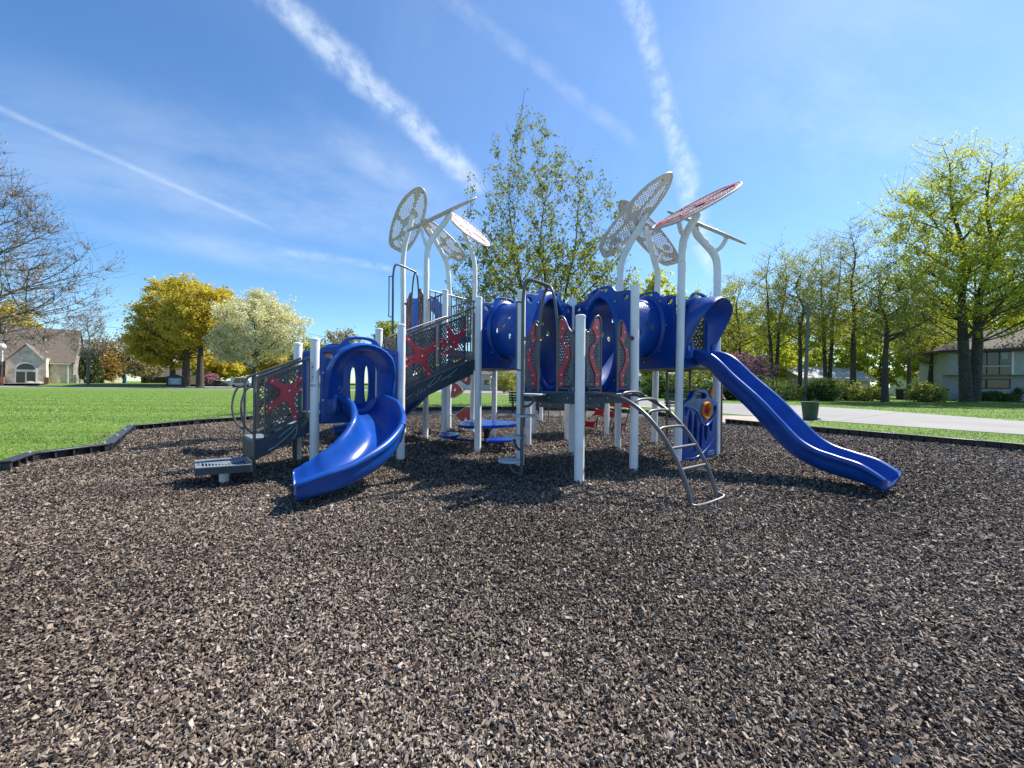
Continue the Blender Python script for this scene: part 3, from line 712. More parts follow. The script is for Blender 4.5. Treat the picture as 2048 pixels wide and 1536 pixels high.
# normals must point away from deck C
MD = tunnel_panel(P4, P4b, ZD, 1.24, .58, .38, .5); ME = tunnel_panel(E4, E1, ZE, 1.24, .58, .38, .5)
hs = [(.3, .35), (.45, .05), (.6, .3), (.75, .1), (.35, 2.9), (.5, 3.2), (.65, 2.85), (.8, 3.1), (.4, .75), (.55, 2.4)]
tube_between(MC1, .80, .37, .72, MD, .58, .38, .5, hs, 'left blue crawl tunnel climbing between the decks')
tube_between(MC2, .80, .37, .72, ME, .58, .38, .5, hs, 'right blue crawl tunnel climbing towards the wavy slide deck')

# slides ---------------------------------------------------------------
def slide(path, hw, hl, hr, label, th=.05, sub=1, seams=()):
    pts = smooth(path, 5); n = len(pts); rows = []
    HL = np.interp(np.linspace(0, 1, n), np.linspace(0, 1, len(hl)), hl); HR = np.interp(np.linspace(0, 1, n), np.linspace(0, 1, len(hr)), hr)
    for i, p in enumerate(pts):
        tt = (pts[min(i + 1, n - 1)] - pts[max(i - 1, 0)]).normalized(); s_ = tt.cross(UP).normalized(); nn = s_.cross(tt)
        ring_ = []
        a, b_ = HL[i], HR[i]
        for x, y in ((-hw - .02, -th), (-hw - .07, a * .30), (-hw - .072, a * .62), (-hw - .10, a * .66), (-hw - .115, a * .9), (-hw - .075, a), (-hw - .03, a * .96), (-hw - .005, a * .72), (-hw + .03, a * .28), (-hw + .10, .015), (-hw * .4, -.008), (0, -.012), (hw * .4, -.008), (hw - .10, .015), (hw - .03, b_ * .28), (hw + .005, b_ * .72), (hw + .03, b_ * .96), (hw + .075, b_), (hw + .115, b_ * .9), (hw + .10, b_ * .66), (hw + .072, b_ * .62), (hw + .07, b_ * .30), (hw + .02, -th), (0, -th - .02)):
            ring_.append(p + s_ * x + nn * y)
        rows.append(ring_)
    mb = MB(); mb.grid(rows, closed=True, cap=True)
    for k_ in seams:      # bolted flange between two moulded lengths
        a_, b_ = rows[k_], rows[k_ + 1]; c_ = sum(a_, Vector()) / len(a_)
        mb.grid([[c_ + (p - c_) * q + (b2_ - p).normalized() * w_ for p, b2_ in zip(a_, b_)] for q, w_ in ((1.0, 0), (1.045, .004), (1.045, .03), (1.0, .034))], closed=True)
    o = mb.build('slide', 'blue_plastic', PS, sub=sub); o.data.polygons.foreach_set('use_smooth', [True] * len(o.data.polygons))
    for e in o.data.edges: e.use_edge_sharp = False
    o['label'] = label; return o
m13 = (P1 + P3) / 2
slide([(m13.x, m13.y, ZA + .01), (m13.x + .20, m13.y - .22, ZA - .03), (-1.92, 5.42, .70), (-1.74, 5.02, .51), (-1.76, 4.62, .34), (-1.93, 4.30, .22), (-2.12, 4.12, .165), (-2.27, 4.02, .15)], .24, [.26, .30, .34, .32, .28, .24, .22, .16], [.27, .29, .31, .32, .30, .27, .23, .17], 'short curved blue slide from the low deck, sunlit', seams=(15,))
m12 = (E1 + E2) / 2
zs = [(0, 1.76), (.3, 1.62), (.62, 1.30), (1.0, .95), (1.27, .66), (1.52, .42), (1.76, .29), (2.0, .225), (2.26, .185), (2.5, .12)]
slide([(m12.x + .50 * s_, m12.y - .86 * s_, z_) for s_, z_ in zs], .21, [.19, .24, .25, .26, .26, .25, .24, .24, .22, .13], [.19, .24, .25, .26, .26, .25, .24, .24, .22, .13], 'long wavy blue slide at the street end of the structure')
slide([(-1.30, 8.72, 1.70), (-1.55, 8.66, 1.50), (-1.95, 8.58, 1.02), (-2.4, 8.5, .60), (-2.95, 8.42, .35), (-3.5, 8.4, .24), (-3.75, 8.4, .2)], .22, [.2] * 4, [.2] * 4, 'straight blue slide under the long stair')
m31 = (L1 + L3) / 2
slide([(m31.x, m31.y, ZB), (m31.x - .35, m31.y + .5, ZB - .1), (-3.05, 11.8, 2.15), (-3.45, 12.3, 1.5), (-3.85, 12.8, .85), (-4.2, 13.3, .42), (-4.5, 13.8, .25)], .24, [.3] * 4, [.34] * 4, 'curved blue slide behind the highest deck')
# gate panels ------------------------------------------------------------
def gate(pa, pb, z, sgn, label=None):
    """narrow perforated panel beside an opening; sgn -1 = by post pa, +1 = by post pb"""
    M = fr(pa, pb, z); w = (pb - pa).length / 2
    X = lambda x: sgn * (w - POST_R - .055 - x)          # x counted from the post inwards
    loop = [(-.055, .80), (.03, .79), (.10, .86), (.17, .98), (.235, 1.03), (.29, .99), (.305, .9)]
    pts = smooth([M @ Vector((X(x), y, .0)) for x, y in loop], 4) + [M @ Vector((X(.305), y, 0)) for y in (.5, .02)]
    o = empty('gate_panel', parent=PS)
    mb = MB(); mb.tube(pts, .017, 10)
    low = [(0.015, .79), (.015, .17), (.03, .09), (.08, .06), (.305, .06)]
    mb.tube(smooth([M @ Vector((X(x), y, 0)) for x, y in low], 4), .017, 10); mb.tube([M @ Vector((X(.07), .06, 0)), M @ Vector((X(.07), .0, 0))], .014, 8)
    mb.lathe([(.032, -.02), (.032, .02)], M @ Vector((X(-.045), .80, 0)), 12, 1, (M.to_3x3().col[0] * sgn).to_track_quat('Z', 'Y').to_matrix())
    mb.build('frame', ['rail_grey', 'panel_dark'], o)
    out = [(.03, .78), (.10, .84), (.17, .96), (.235, 1.0), (.275, .96), (.285, .85), (.285, .09), (.07, .09), (.04, .12), (.03, .2)]
    out = [(X(x), y) for x, y in out]
    hl_ = perf([(X(x), y) for x, y in ((.05, .78), (.26, .80), (.26, .11), (.05, .11))], .044, .0165, 0, 6)
    MB().plate(out, hl_, .012, M, 0).build('perforated_plate', 'panel_grey', o)
    red = smooth([(x, y, 0) for x, y in ((.15, .97), (.10, .85))], 3) + smooth([(x, y, 0) for x, y in ((.15, .80), (.17, .73), (.15, .66), (.06, .60))], 3) + smooth([(x, y, 0) for x, y in ((.045, .5), (.05, .45), (.10, .36), (.15, .28), (.17, .22), (.16, .08))], 3) \
        + smooth([(x, y, 0) for x, y in ((.255, .08), (.265, .2), (.28, .26))], 3) + smooth([(x, y, 0) for x, y in ((.25, .29), (.17, .40), (.135, .5), (.15, .6), (.22, .70), (.285, .76))], 3) + smooth([(x, y, 0) for x, y in ((.285, .79), (.25, .80), (.235, .86), (.235, .99))], 3)
    rp = [(X(p.x), p.y) for p in red]
    M2 = M @ Matrix.Translation((0, 0, .014)); mb = MB(); mb.plate(rp, [], .012, M2, 0, .002)
    bolts_at(mb, M2, [(X(x), y, .006) for x, y in ((.18, .86), (.2, .75), (.12, .62), (.09, .47), (.2, .24), (.2, .12))], 1)
    mb.build('red_inlay', ['red_panel', 'bolt'], o)
    if label: o['label'] = label
    return o
gate(Gp, Fp, ZC, -1); gate(Gp, Fp, ZC, 1); gate(Fp, Hp, ZC, -1); gate(Fp, Hp, ZC, 1)
gate(L1, L2, ZB, -1); gate(L1, L2, ZB, 1); gate(L4, P7b, ZD + .1, 1)

# stairs -------------------------------------------------------------------
def bez(p, c, q, n=6):
    p, c, q = Vector(p), Vector(c), Vector(q); return [p * (1 - t) ** 2 + c * 2 * t * (1 - t) + q * t * t for t in (k / n for k in range(n + 1))]
def star(arms, c, pull=1.22):       # arms: list of (tip1, tip2) in order; concave sides pull towards the centre
    out = []
    for i, (a, b_) in enumerate(arms):
        nx = arms[(i + 1) % len(arms)][0]
        out += [a]; mid = (Vector(b_) + Vector(nx)) / 2; ctrl = mid.lerp(Vector(c), pull)
        out += [(p.x, p.y) for p in bez(b_, ctrl, nx, 8)][:-1]
    return out
def stair(nb, nt, fb, ft, hs_, nsteps, panels, railh, label, chalk):
    """near bottom/top and far bottom/top points on the stringers' top edges"""
    o = empty('stair', parent=PS); o['label'] = label
    nb, nt, fb, ft = map(Vector, (nb, nt, fb, ft)); across = (fb - nb); across.z = 0; ah = across.normalized()
    mb = MB()
    for b_, t_ in ((nb, nt), (fb, ft)):
        mb.hull_poly([b_ - ah * .015, t_ - ah * .015, t_ - UP * hs_ - ah * .015, b_ - UP * hs_ - ah * .015], ah * .03)
    run = (nt - nb); rh = Vector((run.x, run.y, 0))
    mb.hull_poly([nb, fb, fb - UP * hs_, nb - UP * hs_], -Vector((run.x, run.y, 0)).normalized() * .012)
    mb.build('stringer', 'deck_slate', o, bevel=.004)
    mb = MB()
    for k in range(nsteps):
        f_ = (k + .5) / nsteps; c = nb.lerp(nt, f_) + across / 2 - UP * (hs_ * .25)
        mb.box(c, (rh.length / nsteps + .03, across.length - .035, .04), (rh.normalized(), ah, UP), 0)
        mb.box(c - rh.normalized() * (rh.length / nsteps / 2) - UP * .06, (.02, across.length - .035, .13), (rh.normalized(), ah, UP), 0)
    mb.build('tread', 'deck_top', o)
    for side, (b_, t_) in enumerate(((nb, nt), (fb, ft))):
        d = t_ - b_; out = -ah if side == 0 else ah; mb = MB()
        bot = railh[2]; sh = out * .012
        h0, h1 = railh[0], railh[1]
        rail = [b_ + sh - UP * bot, b_ + sh + UP * (h0 - .12), b_ + d * .015 + sh + UP * (h0 - .03), b_ + d * .05 + sh + UP * (h0 + d.z * .05 * 0 + .01)]
        rail = [rail[0]] + smooth(rail[1:], 4) + [b_ + d * .5 + sh + UP * (h0 * .5 + h1 * .5 + .01), t_ - d * .04 + sh + UP * (h1 + .005), t_ + d * .03 + sh + UP * h1]
        mb.tube(rail, .019, 10)
        mb.tube([t_ - d * .10 + sh + UP * (h1 - .01), t_ - d * .10 + sh], .014, 8)
        mb.tube([b_ + d * .17 + sh + UP * (h0 * .83 + h1 * .17), b_ + d * .17 + sh], .014, 8)
        # bowed grab bar in front of the newel
        if railh[3]:
            hd = rh.normalized(); mb.tube(smooth([b_ + sh + UP * (h0 - .1), b_ + sh + UP * (h0 * .82) - hd * .10, b_ + sh + UP * (h0 * .55) - hd * .15, b_ + sh + UP * (h0 * .28) - hd * .11, b_ + sh + UP * (h0 * .12)], 5), .014, 8)
        mb.build('handrail', 'rail_grey', o)
        ex = d / rh.length; ln = rh.length
        Mp = Matrix(((ex.x, 0, out.x, b_.x), (ex.y, 0, out.y, b_.y), (ex.z, 1, out.z, b_.z), (0, 0, 0, 1)))   # sheared: follows the slope
        for (x0, x1, st_) in panels:
            x0 *= ln; x1 *= ln; y0, y1 = .035, min(h0, h1) - .035; wd = x1 - x0; hg = y1 - y0
            oc = [(x0, y0), (x1, y0), (x1, y1), (x0, y1)]; m_ = .03
            hl_ = perf([(x0 + m_, y0 + m_), (x1 - m_, y0 + m_), (x1 - m_, y1 - m_), (x0 + m_, y1 - m_)], .048, .0175, 0, 8)
            Mq = Mp @ Matrix.Translation((0, 0, .012))
            MB().plate(oc, hl_, .012, Mq, 0).build('side_panel', 'panel_dark', o)
            P = lambda x, y: (x0 + x * wd, y0 + y * hg)
            arms = [(P(*a), P(*b2)) for a, b2 in st_[0]]; sp = star(arms, P(*st_[1]))
            holes_ = [ell(*P(*st_[2][:2]), st_[2][2] * wd, st_[2][3] * hg, 18)[::-1]] if st_[2] else []
            mb = MB(); M3 = Mp @ Matrix.Translation((0, 0, .025)); mb.plate(sp, holes_, .012, M3, 0, .002)
            bolts_at(mb, Mp, [(*(Vector(a) * .5 + Vector(b2) * .5).lerp(Vector(P(*st_[1])), .12).xy, .031) for a, b2 in arms] + [(*P(*st_[1]), .031)], 1)
            mb.build('red_inlay', ['red_panel', 'bolt'], o)
        if side == 0:
            mb = MB()
            for ln_ in chalk:
                mb.tube([Mp @ Vector((x * ln, -hs_ * (1 - y), .018)) for x, y in ln_], .0045, 4)
            mb.build('chalk_graffiti', 'chalk', o)
    return o
sA = (P1 - P2).normalized()
tn, tf = P1 + (P2 - P1).normalized() * .10, P2 + (P1 - P2).normalized() * .10
dn = (P1 - P3).normalized()
starA = ([((0, .9), (.14, 1.0)), ((1.0, .84), (1.0, .68)), ((1.0, .60), (1.0, .44)), ((.9, 0), (.72, 0)), ((0, .32), (0, .52))], (.62, .60), None)
nb_ = W(508, 888, 5.2); nb_.z = .48
stair(nb_, (tn.x, tn.y, ZA - .01), nb_ + (tf - tn), (tf.x, tf.y, ZA - .01), .25, 2,
      [(.20, .80, starA)], (.86, .84, .50, True), 'short stair from the step platform up to the low deck',
      [[(.25, .15), (.34, .2), (.48, .35), (.62, .55), (.70, .75)], [(.40, .62), (.5, .75), (.62, .86), (.72, .88), (.71, .35), (.64, .12)], [(.22, .2), (.3, .22)]])
starB = ([((-.05, 1.0), (.10, 1.0)), ((1.0, .72), (1.0, .50)), ((.88, 0), (.68, .02)), ((-.05, .36), (-.05, .46)), ((-.05, .52), (-.05, .62))], (.52, .5), None)
starC = ([((.18, 1.0), (.30, 1.0)), ((1.0, .80), (1.0, .62)), ((.86, .06), (.72, .02)), ((.0, .30), (.0, .42)), ((.0, .58), (.0, .72))], (.52, .52), (.28, .46, .17, .13))
d34 = (P4 - P3); o34 = (P7 - P4).normalized() * .09
a_, b_ = P3 + d34 * .06 + o34, P4 - d34 * .04 + o34; c_, d_ = P5 + (P7 - P5) * .06 - o34, P7 - (P7 - P5) * .04 - o34
stair((a_.x, a_.y, 1.19), (b_.x, b_.y, 1.76), (c_.x, c_.y, 1.19), (d_.x, d_.y, 1.76), .28, 4,
      [(.0, .42, starB), (.47, .87, starC)], (.90, .95, .05, False), 'long stair climbing from the low deck to the middle deck',
      [[(.02, .40), (.10, .52)], [(.12, .55), (.16, .30), (.18, .60), (.20, .30), (.23, .62), (.25, .32), (.27, .55)], [(.30, .55), (.42, .92), (.34, .70), (.32, .45), (.44, .62), (.50, .9)], [(.5, .55), (.58, .62), (.66, .7), (.74, .86)], [(.6, .5), (.63, .58), (.66, .52)]])
# step platform
SP = empty('step_platform', parent=PS); SP['label'] = 'low perforated step platform in front of the short stair'
c0 = [Vector((-3.74, 4.55, 0)), Vector((-3.23, 4.79, 0)), Vector((-3.66, 5.30, 0)), Vector((-4.14, 5.02, 0))]
Ms = Matrix(((1, 0, 0, 0), (0, 1, 0, 0), (0, 0, 1, .265), (0, 0, 0, 1)))
def lp_(x, y): a = c0[0].lerp(c0[1], x); b2 = c0[3].lerp(c0[2], x); q = a.lerp(b2, y); return (q.x, q.y)
hl_ = []
for k in range(14):
    x = .12 + k * .058
    for (y0, y1) in ((.14, .14 + .32 * abs(k - 6.5) / 6.5 + .06), (.60, .66 + .2 * (1 - abs(k - 6.5) / 6.5))):
        hl_.append([lp_(x, y0), lp_(x + .034, y0), lp_(x + .034, y1), lp_(x, y1)])
for k in range(3): hl_.append([lp_(.04, .3 + k * .14), lp_(.085, .3 + k * .14), lp_(.085, .36 + k * .14), lp_(.04, .36 + k * .14)])
MB().plate([(p.x, p.y) for p in c0], hl_, .012, Ms, 0).build('tread', 'deck_top', SP)
mb = MB()
for i in range(4):
    a, b2 = c0[i], c0[(i + 1) % 4]; n = (b2 - a).normalized().cross(UP); mb.hull_poly([a + UP * .258, b2 + UP * .258, b2 + UP * .18, a + UP * .18], -n * .02)
mb.prism([lp_(.1, .1), lp_(.9, .1), lp_(.9, .9), lp_(.1, .9)], .215, .225); mb.build('skirt', 'deck_slate', SP)
ctr = sum(c0, Vector()) / 4; MB().lathe([(.055, -.02), (.055, .2)], ctr + Vector((.04, -.02, 0)), 16).build('leg', 'post_white', SP)
MB().lathe([(.03, 0), (.03, .70)], P2.lerp(P1, .4) + dn * .12, 12).build('support_pipe', 'rail_grey', PS)

# guard rails on the high decks
def guard(pa, pb, z, h, n, label=None, drop=0.0):
    ex = (pb - pa).normalized(); a, b2 = pa + ex * .09, pb - ex * .09; mb = MB()
    mb.tube([a + UP * (z + h), b2 + UP * (z + h - drop)], .018, 10); mb.tube([a + UP * (z + .08), b2 + UP * (z + .08)], .018, 10)
    for k in range(n + 1): p = a.lerp(b2, k / n); mb.tube([p + UP * (z + .08), p + UP * (z + h - drop * k / n)], .013, 8)
    return mb.build('guard_rail', 'rail_grey', PS)
guard(L2, L4, ZB, .95, 8); guard(L4, L3, ZB, .95, 8); guard(P7, L2, ZD + .3, 1.2, 6); guard(P4, P4.lerp(P7, .35), ZD, 1.08, 3, drop=-.08); guard(P7b, L4, ZD + .2, 1.2, 7)
guard(E3, E4, ZE, .95, 8)
M = fr(E2, E3, ZE); MB().plate([(-.5, .06), (.5, .06), (.5, 1.0), (-.5, 1.0)], perf([(-.46, .10), (.46, .10), (.46, .96), (-.46, .96)], .075, .027, 0, 8), .012, M, 0).build('perforated_panel', 'panel_dark', PS)
M = fr(E3, E4, ZE); MB().plate([(-.5, .1), (.5, .1), (.5, .92), (-.5, .92)], perf([(-.46, .14), (.46, .14), (.46, .88), (-.46, .88)], .07, .025, 0, 8), .012, M, 0).build('perforated_panel', 'panel_dark', PS)

# pod climbers (steps round a bent pole with a hoop handhold) -----------------
def pod_climber(base, pa, pb, z, label, pods=True):
    o = empty('pod_climber', parent=PS); o['label'] = label
    m_ = (pa + pb) / 2; ex = (pb - pa).normalized(); n = ex.cross(UP); top = z + 1.57
    a, b2 = m_ - ex * .20, m_ + ex * .20
    pole = [base, base + UP * (z * .5), base + UP * (top - .32)]
    pl = [pole[0], pole[1]] + smooth([pole[2], base + UP * (top - .08) + (m_ - base) * .06, base + UP * top + (m_ - base) * .22, base.lerp(m_, .75) + UP * (top - .04), m_ + UP * (top - .07)], 6)
    mb = MB(); mb.tube(pl, .024, 12)
    tp = m_ + UP * (top - .07)
    for s_ in (-1, 1):
        q = m_ + ex * (s_ * .20); mb.tube(smooth([tp, tp + ex * s_ * .08 - UP * .08, q + ex * (-s_ * .05) + UP * (z + 1.18), q + UP * (z + .75), q + UP * z], 6), .02, 10)
    t_ = (base - m_); t_.z = 0; t_.normalize(); s2 = t_.cross(UP)
    g = base + Vector((-.085, -.02, 0)); mb.tube(smooth([base + UP * (z + 1.25), g + UP * (z + 1.25), g + UP * (z + 1.15), g + UP * (z + .42), g + UP * (z + .32), base + UP * (z + .30)], 4), .012, 8)
    mb.build('pole', 'rail_grey', o)
    if not pods: return
    for zz, dx, dy in ((.215, -.165, .05), (.545, -.10, .12), (.85, .03, .10), (1.155, .17, .06)):
        c = base + Vector((dx, dy, zz)); s_ = MB()
        s_.lathe([(.10, -.02), (.165, -.012), (.172, 0), (.165, .012), (.15, .016), (.02, .016)], c, 28)
        s_.build('step', 'pod_white', o)
        br = MB(); br.tube(smooth([base + UP * (zz - .16), base.lerp(Vector((c.x, c.y, 0)), .55) + UP * (zz - .16), c - UP * .08, c - UP * .02], 5), .02, 8)
        br.build('step_bracket', 'rail_grey', o)
pod_climber(gp(1043, 954), Gp, Fp, ZC, 'pole climber with round white steps at the front deck')
pod_climber((L1 + L2) / 2 + (L1 + L2 - L3 - L4).normalized() * .62, L1, L2, ZB, 'tall pole climber with a hoop at the highest deck')

# arched ladder ------------------------------------------------------------
AL = empty('arched_ladder', parent=PS); AL['label'] = 'grey arched ladder from the front deck down to the mulch'
mfh = Fp.lerp(Hp, .47); exh = (Hp - Fp).normalized(); nb2 = gp(1385, 1018); fb2 = gp(1436, 1001)
prof = smooth([(0, 1.15, 0), (.12, 1.175, 0), (.28, 1.15, 0), (.45, 1.06, 0), (.62, .90, 0), (.78, .66, 0), (.91, .36, 0), (.98, .1, 0), (1.0, -.03, 0)], 4)
sn, sf = mfh - exh * .26, mfh + exh * .26
L_ = lambda s_, f_, z_: (sn.lerp(nb2, f_) if s_ < 0 else sf.lerp(fb2, f_)) + UP * z_
for s_ in (-1, 1): MB().tube([L_(s_, p.x, p.y) for p in prof], .024, 12).build('side_rail', 'rail_grey', AL)
for f_, rise in ((.16, .0), (.30, .06), (.45, .06), (.58, .05), (.70, .02), (.81, 0), (.90, 0)):
    z_ = np.interp(f_, [p.x for p in prof], [p.y for p in prof]); a, b2 = L_(-1, f_, z_), L_(1, f_, z_)
    MB().tube(smooth([a, a.lerp(b2, .2) + UP * rise, a.lerp(b2, .8) + UP * rise, b2], 5), .017, 10).build('rung', 'rail_grey', AL)
a, b2 = L_(-1, .985, .05), L_(1, .985, .05); od = (nb2 - sn).normalized()
MB().tube(smooth([a, a + od * .05 - UP * .01, a.lerp(b2, .5) + od * .06 - UP * .02, b2 + od * .07 + exh * .03, b2 + UP * .04], 6), .018, 10).build('rung', 'rail_grey', AL)

# activity panel under the wavy slide deck ----------------------------------
AP = empty('activity_panel', parent=PS); AP['label'] = 'blue ground level panel with an orange ring'
wE = (E2 - E1).length / 2 - POST_R - .005; M = fr(E1, E2, .02)
otl = panel_outline(wE, 1.22, .0, .98); sl = []
for x, y0, y1 in ((-.34, .22, .86), (-.17, .14, .80), (.0, .18, .62), (.165, .30, .62), (.33, .46, .80)): sl.append([(p[0], p[1]) for p in ell(x, (y0 + y1) / 2, .055, (y1 - y0) / 2, 24)])
hh_ = [ell(-.02, 1.10, .19, .055, 20), ell(wE - .085, .87, .05, .05, 14), ell(-wE + .085, .87, .05, .05, 14), ell(.17, .845, .155, .155, 28)]
mb = MB(); mb.plate(otl, sl + hh_, .07, M @ Matrix.Translation((0, 0, .02)), 0, .014); mb.plate([(x * .97, y * .985 + .003) for x, y in otl], hh_, .015, M @ Matrix.Translation((0, 0, -.03)), 0)
mb.tube([M @ Vector((x, y, .055)) for x, y in [(p.x, p.y) for p in smooth([(-wE + .06, .78, 0), (-.38, .90, 0), (-.15, .84, 0), (-.02, .66, 0), (.17, .58, 0), (.36, .68, 0), (wE - .05, .84, 0)], 6)]], .018, 8)
mb.tube([M @ Vector((x, y, .052)) for x, y in [(p.x, p.y) for p in smooth([(-wE + .05, .06, 0), (-.1, .06, 0), (.25, .2, 0), (wE - .04, .42, 0)], 6)]], .016, 8)
for k in range(3): mb.box(M @ Vector((.33, .06 + .03 * k, .058)), (.2, .01, .006), (M.to_3x3().col[0], M.to_3x3().col[1], M.to_3x3().col[2]), 1)
for ln in ([(-.23, .985), (-.2, .955)], [(-.16, .99), (-.19, .97), (-.19, .94), (-.16, .925), (-.13, .94), (-.13, .97), (-.16, .99)]): mb.tube([M @ Vector((x, y, .058)) for x, y in ln], .005, 4, 1)
mb.build('panel', ['blue_plastic', 'chalk'], AP)
rm = M.to_3x3(); cc = M @ Vector((.17, .845, .02))
MB().lathe([(.155, -.02), (.155, .055), (.14, .07), (.10, .05), (.09, .0), (.06, -.01)], cc, 32, 0, rm).build('orange_ring', 'orange_ring', AP)
MB().lathe([(.062, -.005), (.06, .03), (.04, .045), (.03, .02), (.018, .05), (.01, .055)], cc, 20, 0, rm).build('dial', 'red_dial', AP)
# similar panel on the low deck, seen at a slant behind the stair post
AP2 = empty('activity_panel', parent=PS); AP2['label'] = 'blue panel on the low deck with an orange ring, seen at a slant'
M = fr(P5, P2, ZA); wq = (P5 - P2).length / 2 - POST_R - .005
mb = MB(); mb.plate(panel_outline(wq, 1.12, -.05, .95), [ell(-.42, .44, .034, .32, 20), ell(-.20, .42, .045, .33, 20), ell(.09, .34, .05, .24, 20), ell(.34, .38, .05, .3, 20), ell(.15, .80, .14, .14, 24), ell(0, 1.04, .15, .04, 18)], .06, M, 0, .012); mb.build('panel', 'blue_plastic', AP2)
MB().lathe([(.148, -.04), (.148, .04), (.10, .05), (.09, -.05)], M @ Vector((.15, .80, 0)), 24, 0, M.to_3x3()).build('orange_ring', 'orange_ring', AP2)

# loop pole / ladder beside the wavy slide -----------------------------------
LP = empty('loop_climber', parent=PS); LP['label'] = 'grey upright pole and loop ladder beside the activity panel'
pb_ = gp(1441, 912); mb = MB(); mb.tube([pb_, pb_ + UP * 1.70], .028, 12)
q1 = E3.lerp(E2, .35); q2 = E3.lerp(E2, .72)
mb.build('pole', 'rail_grey', LP)
mb = MB(); n = (E2 - E3).cross(UP).normalized()
for q in (q1, q2): mb.tube([q + n * .2, q + n * .2 + UP * 1.66], .022, 10)
for z_ in (.3, .62, .94, 1.26, 1.58): mb.tube([q1 + n * .2 + UP * z_, q2 + n * .2 + UP * z_], .016, 8)
mb.build('loop_ladder', 'rail_grey', LP)

# red fin climber between two canopy poles ------------------------------------
RF = empty('fin_climber', parent=PS); RF['label'] = 'bent white rungs with red fins between the rear canopy poles'
exf = (L4 - L3); 
for k, z_ in enumerate((.40, .90, 1.48)):
    p = lambda f_, dz: L3.lerp(L4, f_) + UP * (z_ + dz)
    MB().tube(smooth([p(0, 0), p(.2, 0), p(.3, .03), p(.7, .24), p(.8, .27), p(1, .27)], 3), .016, 8).build('rung', 'pod_white', RF)
    M = Matrix(((exf.normalized().x, 0, exf.normalized().cross(UP).x, L3.x), (exf.normalized().y, 0, exf.normalized().cross(UP).y, L3.y), (0, 1, 0, z_), (0, 0, 0, 1))); ln = exf.length
    fin = smooth([(.08, .02, 0), (.12, .30, 0), (.22, .42, 0), (.45, .34, 0), (.62, .18, 0), (.42, .06, 0), (.24, .0, 0)], 4, True) if k == 1 else smooth([(.95, .24, 0), (.93, -.12, 0), (.8, -.22, 0), (.5, -.1, 0), (.34, .03, 0), (.5, .13, 0), (.75, .24, 0)], 4, True)
    MB().plate([(q.x * ln, q.y) for q in fin], [ell((.27 if k == 1 else .74) * ln, .24 if k == 1 else -.06, .07, .045, 14, .5)], .014, M, 0, .002).build('red_fin', 'red_panel', RF)

# red link net at the back ------------------------------------------------------
RN = empty('link_climber', parent=PS); RN['label'] = 'arched climber of grey bars with red links under the rear deck'
na, nb3 = Q4 + Vector((-.25, .6, 0)), Q4 + Vector((.75, -.1, 0)); no_ = Vector((-.05, .9, 0))
pr = smooth([(0, .88, 0), (.3, .82, 0), (.65, .55, 0), (.9, .2, 0), (1, 0, 0)], 4); mb = MB()
for f_ in (0, .33, .66, 1): mb.tube([na.lerp(nb3, f_) + no_ * p.x * 1.1 + UP * p.y for p in pr], .017, 8)
mb.build('bar', 'rail_grey', RN); mb = MB()
for i, (f0, x, y) in enumerate(((.16, .25, .82), (.5, .25, .82), (.84, .3, .8), (.33, .66, .53), (.66, .7, .5), (.16, .92, .16), (.84, .92, .16))):
    c = na.lerp(nb3, f0) + no_ * x * 1.1 + UP * y
    ey = no_.normalized() * .75 - UP * .6; Mx = frame(c, nb3 - na, ey.normalized())
    mb.plate(star([((-.19, .16), (-.15, .19)), ((.15, .19), (.19, .16)), ((.19, -.16), (.15, -.19)), ((-.15, -.19), (-.19, -.16))], (0, 0), .62), [], .02, Mx, 0, .003)
mb.build('red_link', 'red_panel', RN)
# small rear ladder
RL = MB(); a, b2 = gp(1097, 846), gp(1120, 848)
for q in (a, b2): RL.tube([q, q + UP * .83], .016, 8)
for z_ in (.22, .42, .62): RL.tube([a + UP * z_, b2 + UP * z_], .013, 8)
RL.build('rear_ladder', 'rail_grey', PS)

# ------------------------------------------------------------------ table under the middle deck
T = empty('play_table', (-.52, 8.0, 0)); tag(T, 'small blue coated table with attached seats under the middle deck', 'table')
ol = [(p.x, p.y) for p in smooth([(.62 * math.cos(a) * (1 + .10 * math.cos(3 * a)), .60 * math.sin(a) * (1 + .10 * math.cos(3 * a)), 0) for a in (2 * math.pi * k / 18 for k in range(18))], 3, True)]
mb = MB(); mb.plate(ol, perf(ol, .075, .022, .05, 6), .03, Matrix.Translation((0, 0, .475)), 0, .008)
mb.tube([(x, y, .462) for x, y in ol] + [(ol[0][0], ol[0][1], .462)], .03, 8, 0, False); mb.build('table_top', 'blue_vinyl', T)
mb = MB(); mb.lathe([(.055, -.02), (.055, .44)], (0, 0, 0), 16)
for a in (.5, 2.6, 4.7): mb.tube(smooth([(.05 * math.cos(a), .05 * math.sin(a), .28), (.12 * math.cos(a), .12 * math.sin(a), .36), (.3 * math.cos(a), .3 * math.sin(a), .44)], 4), .016, 8)
mb.build('pedestal', 'black', T)
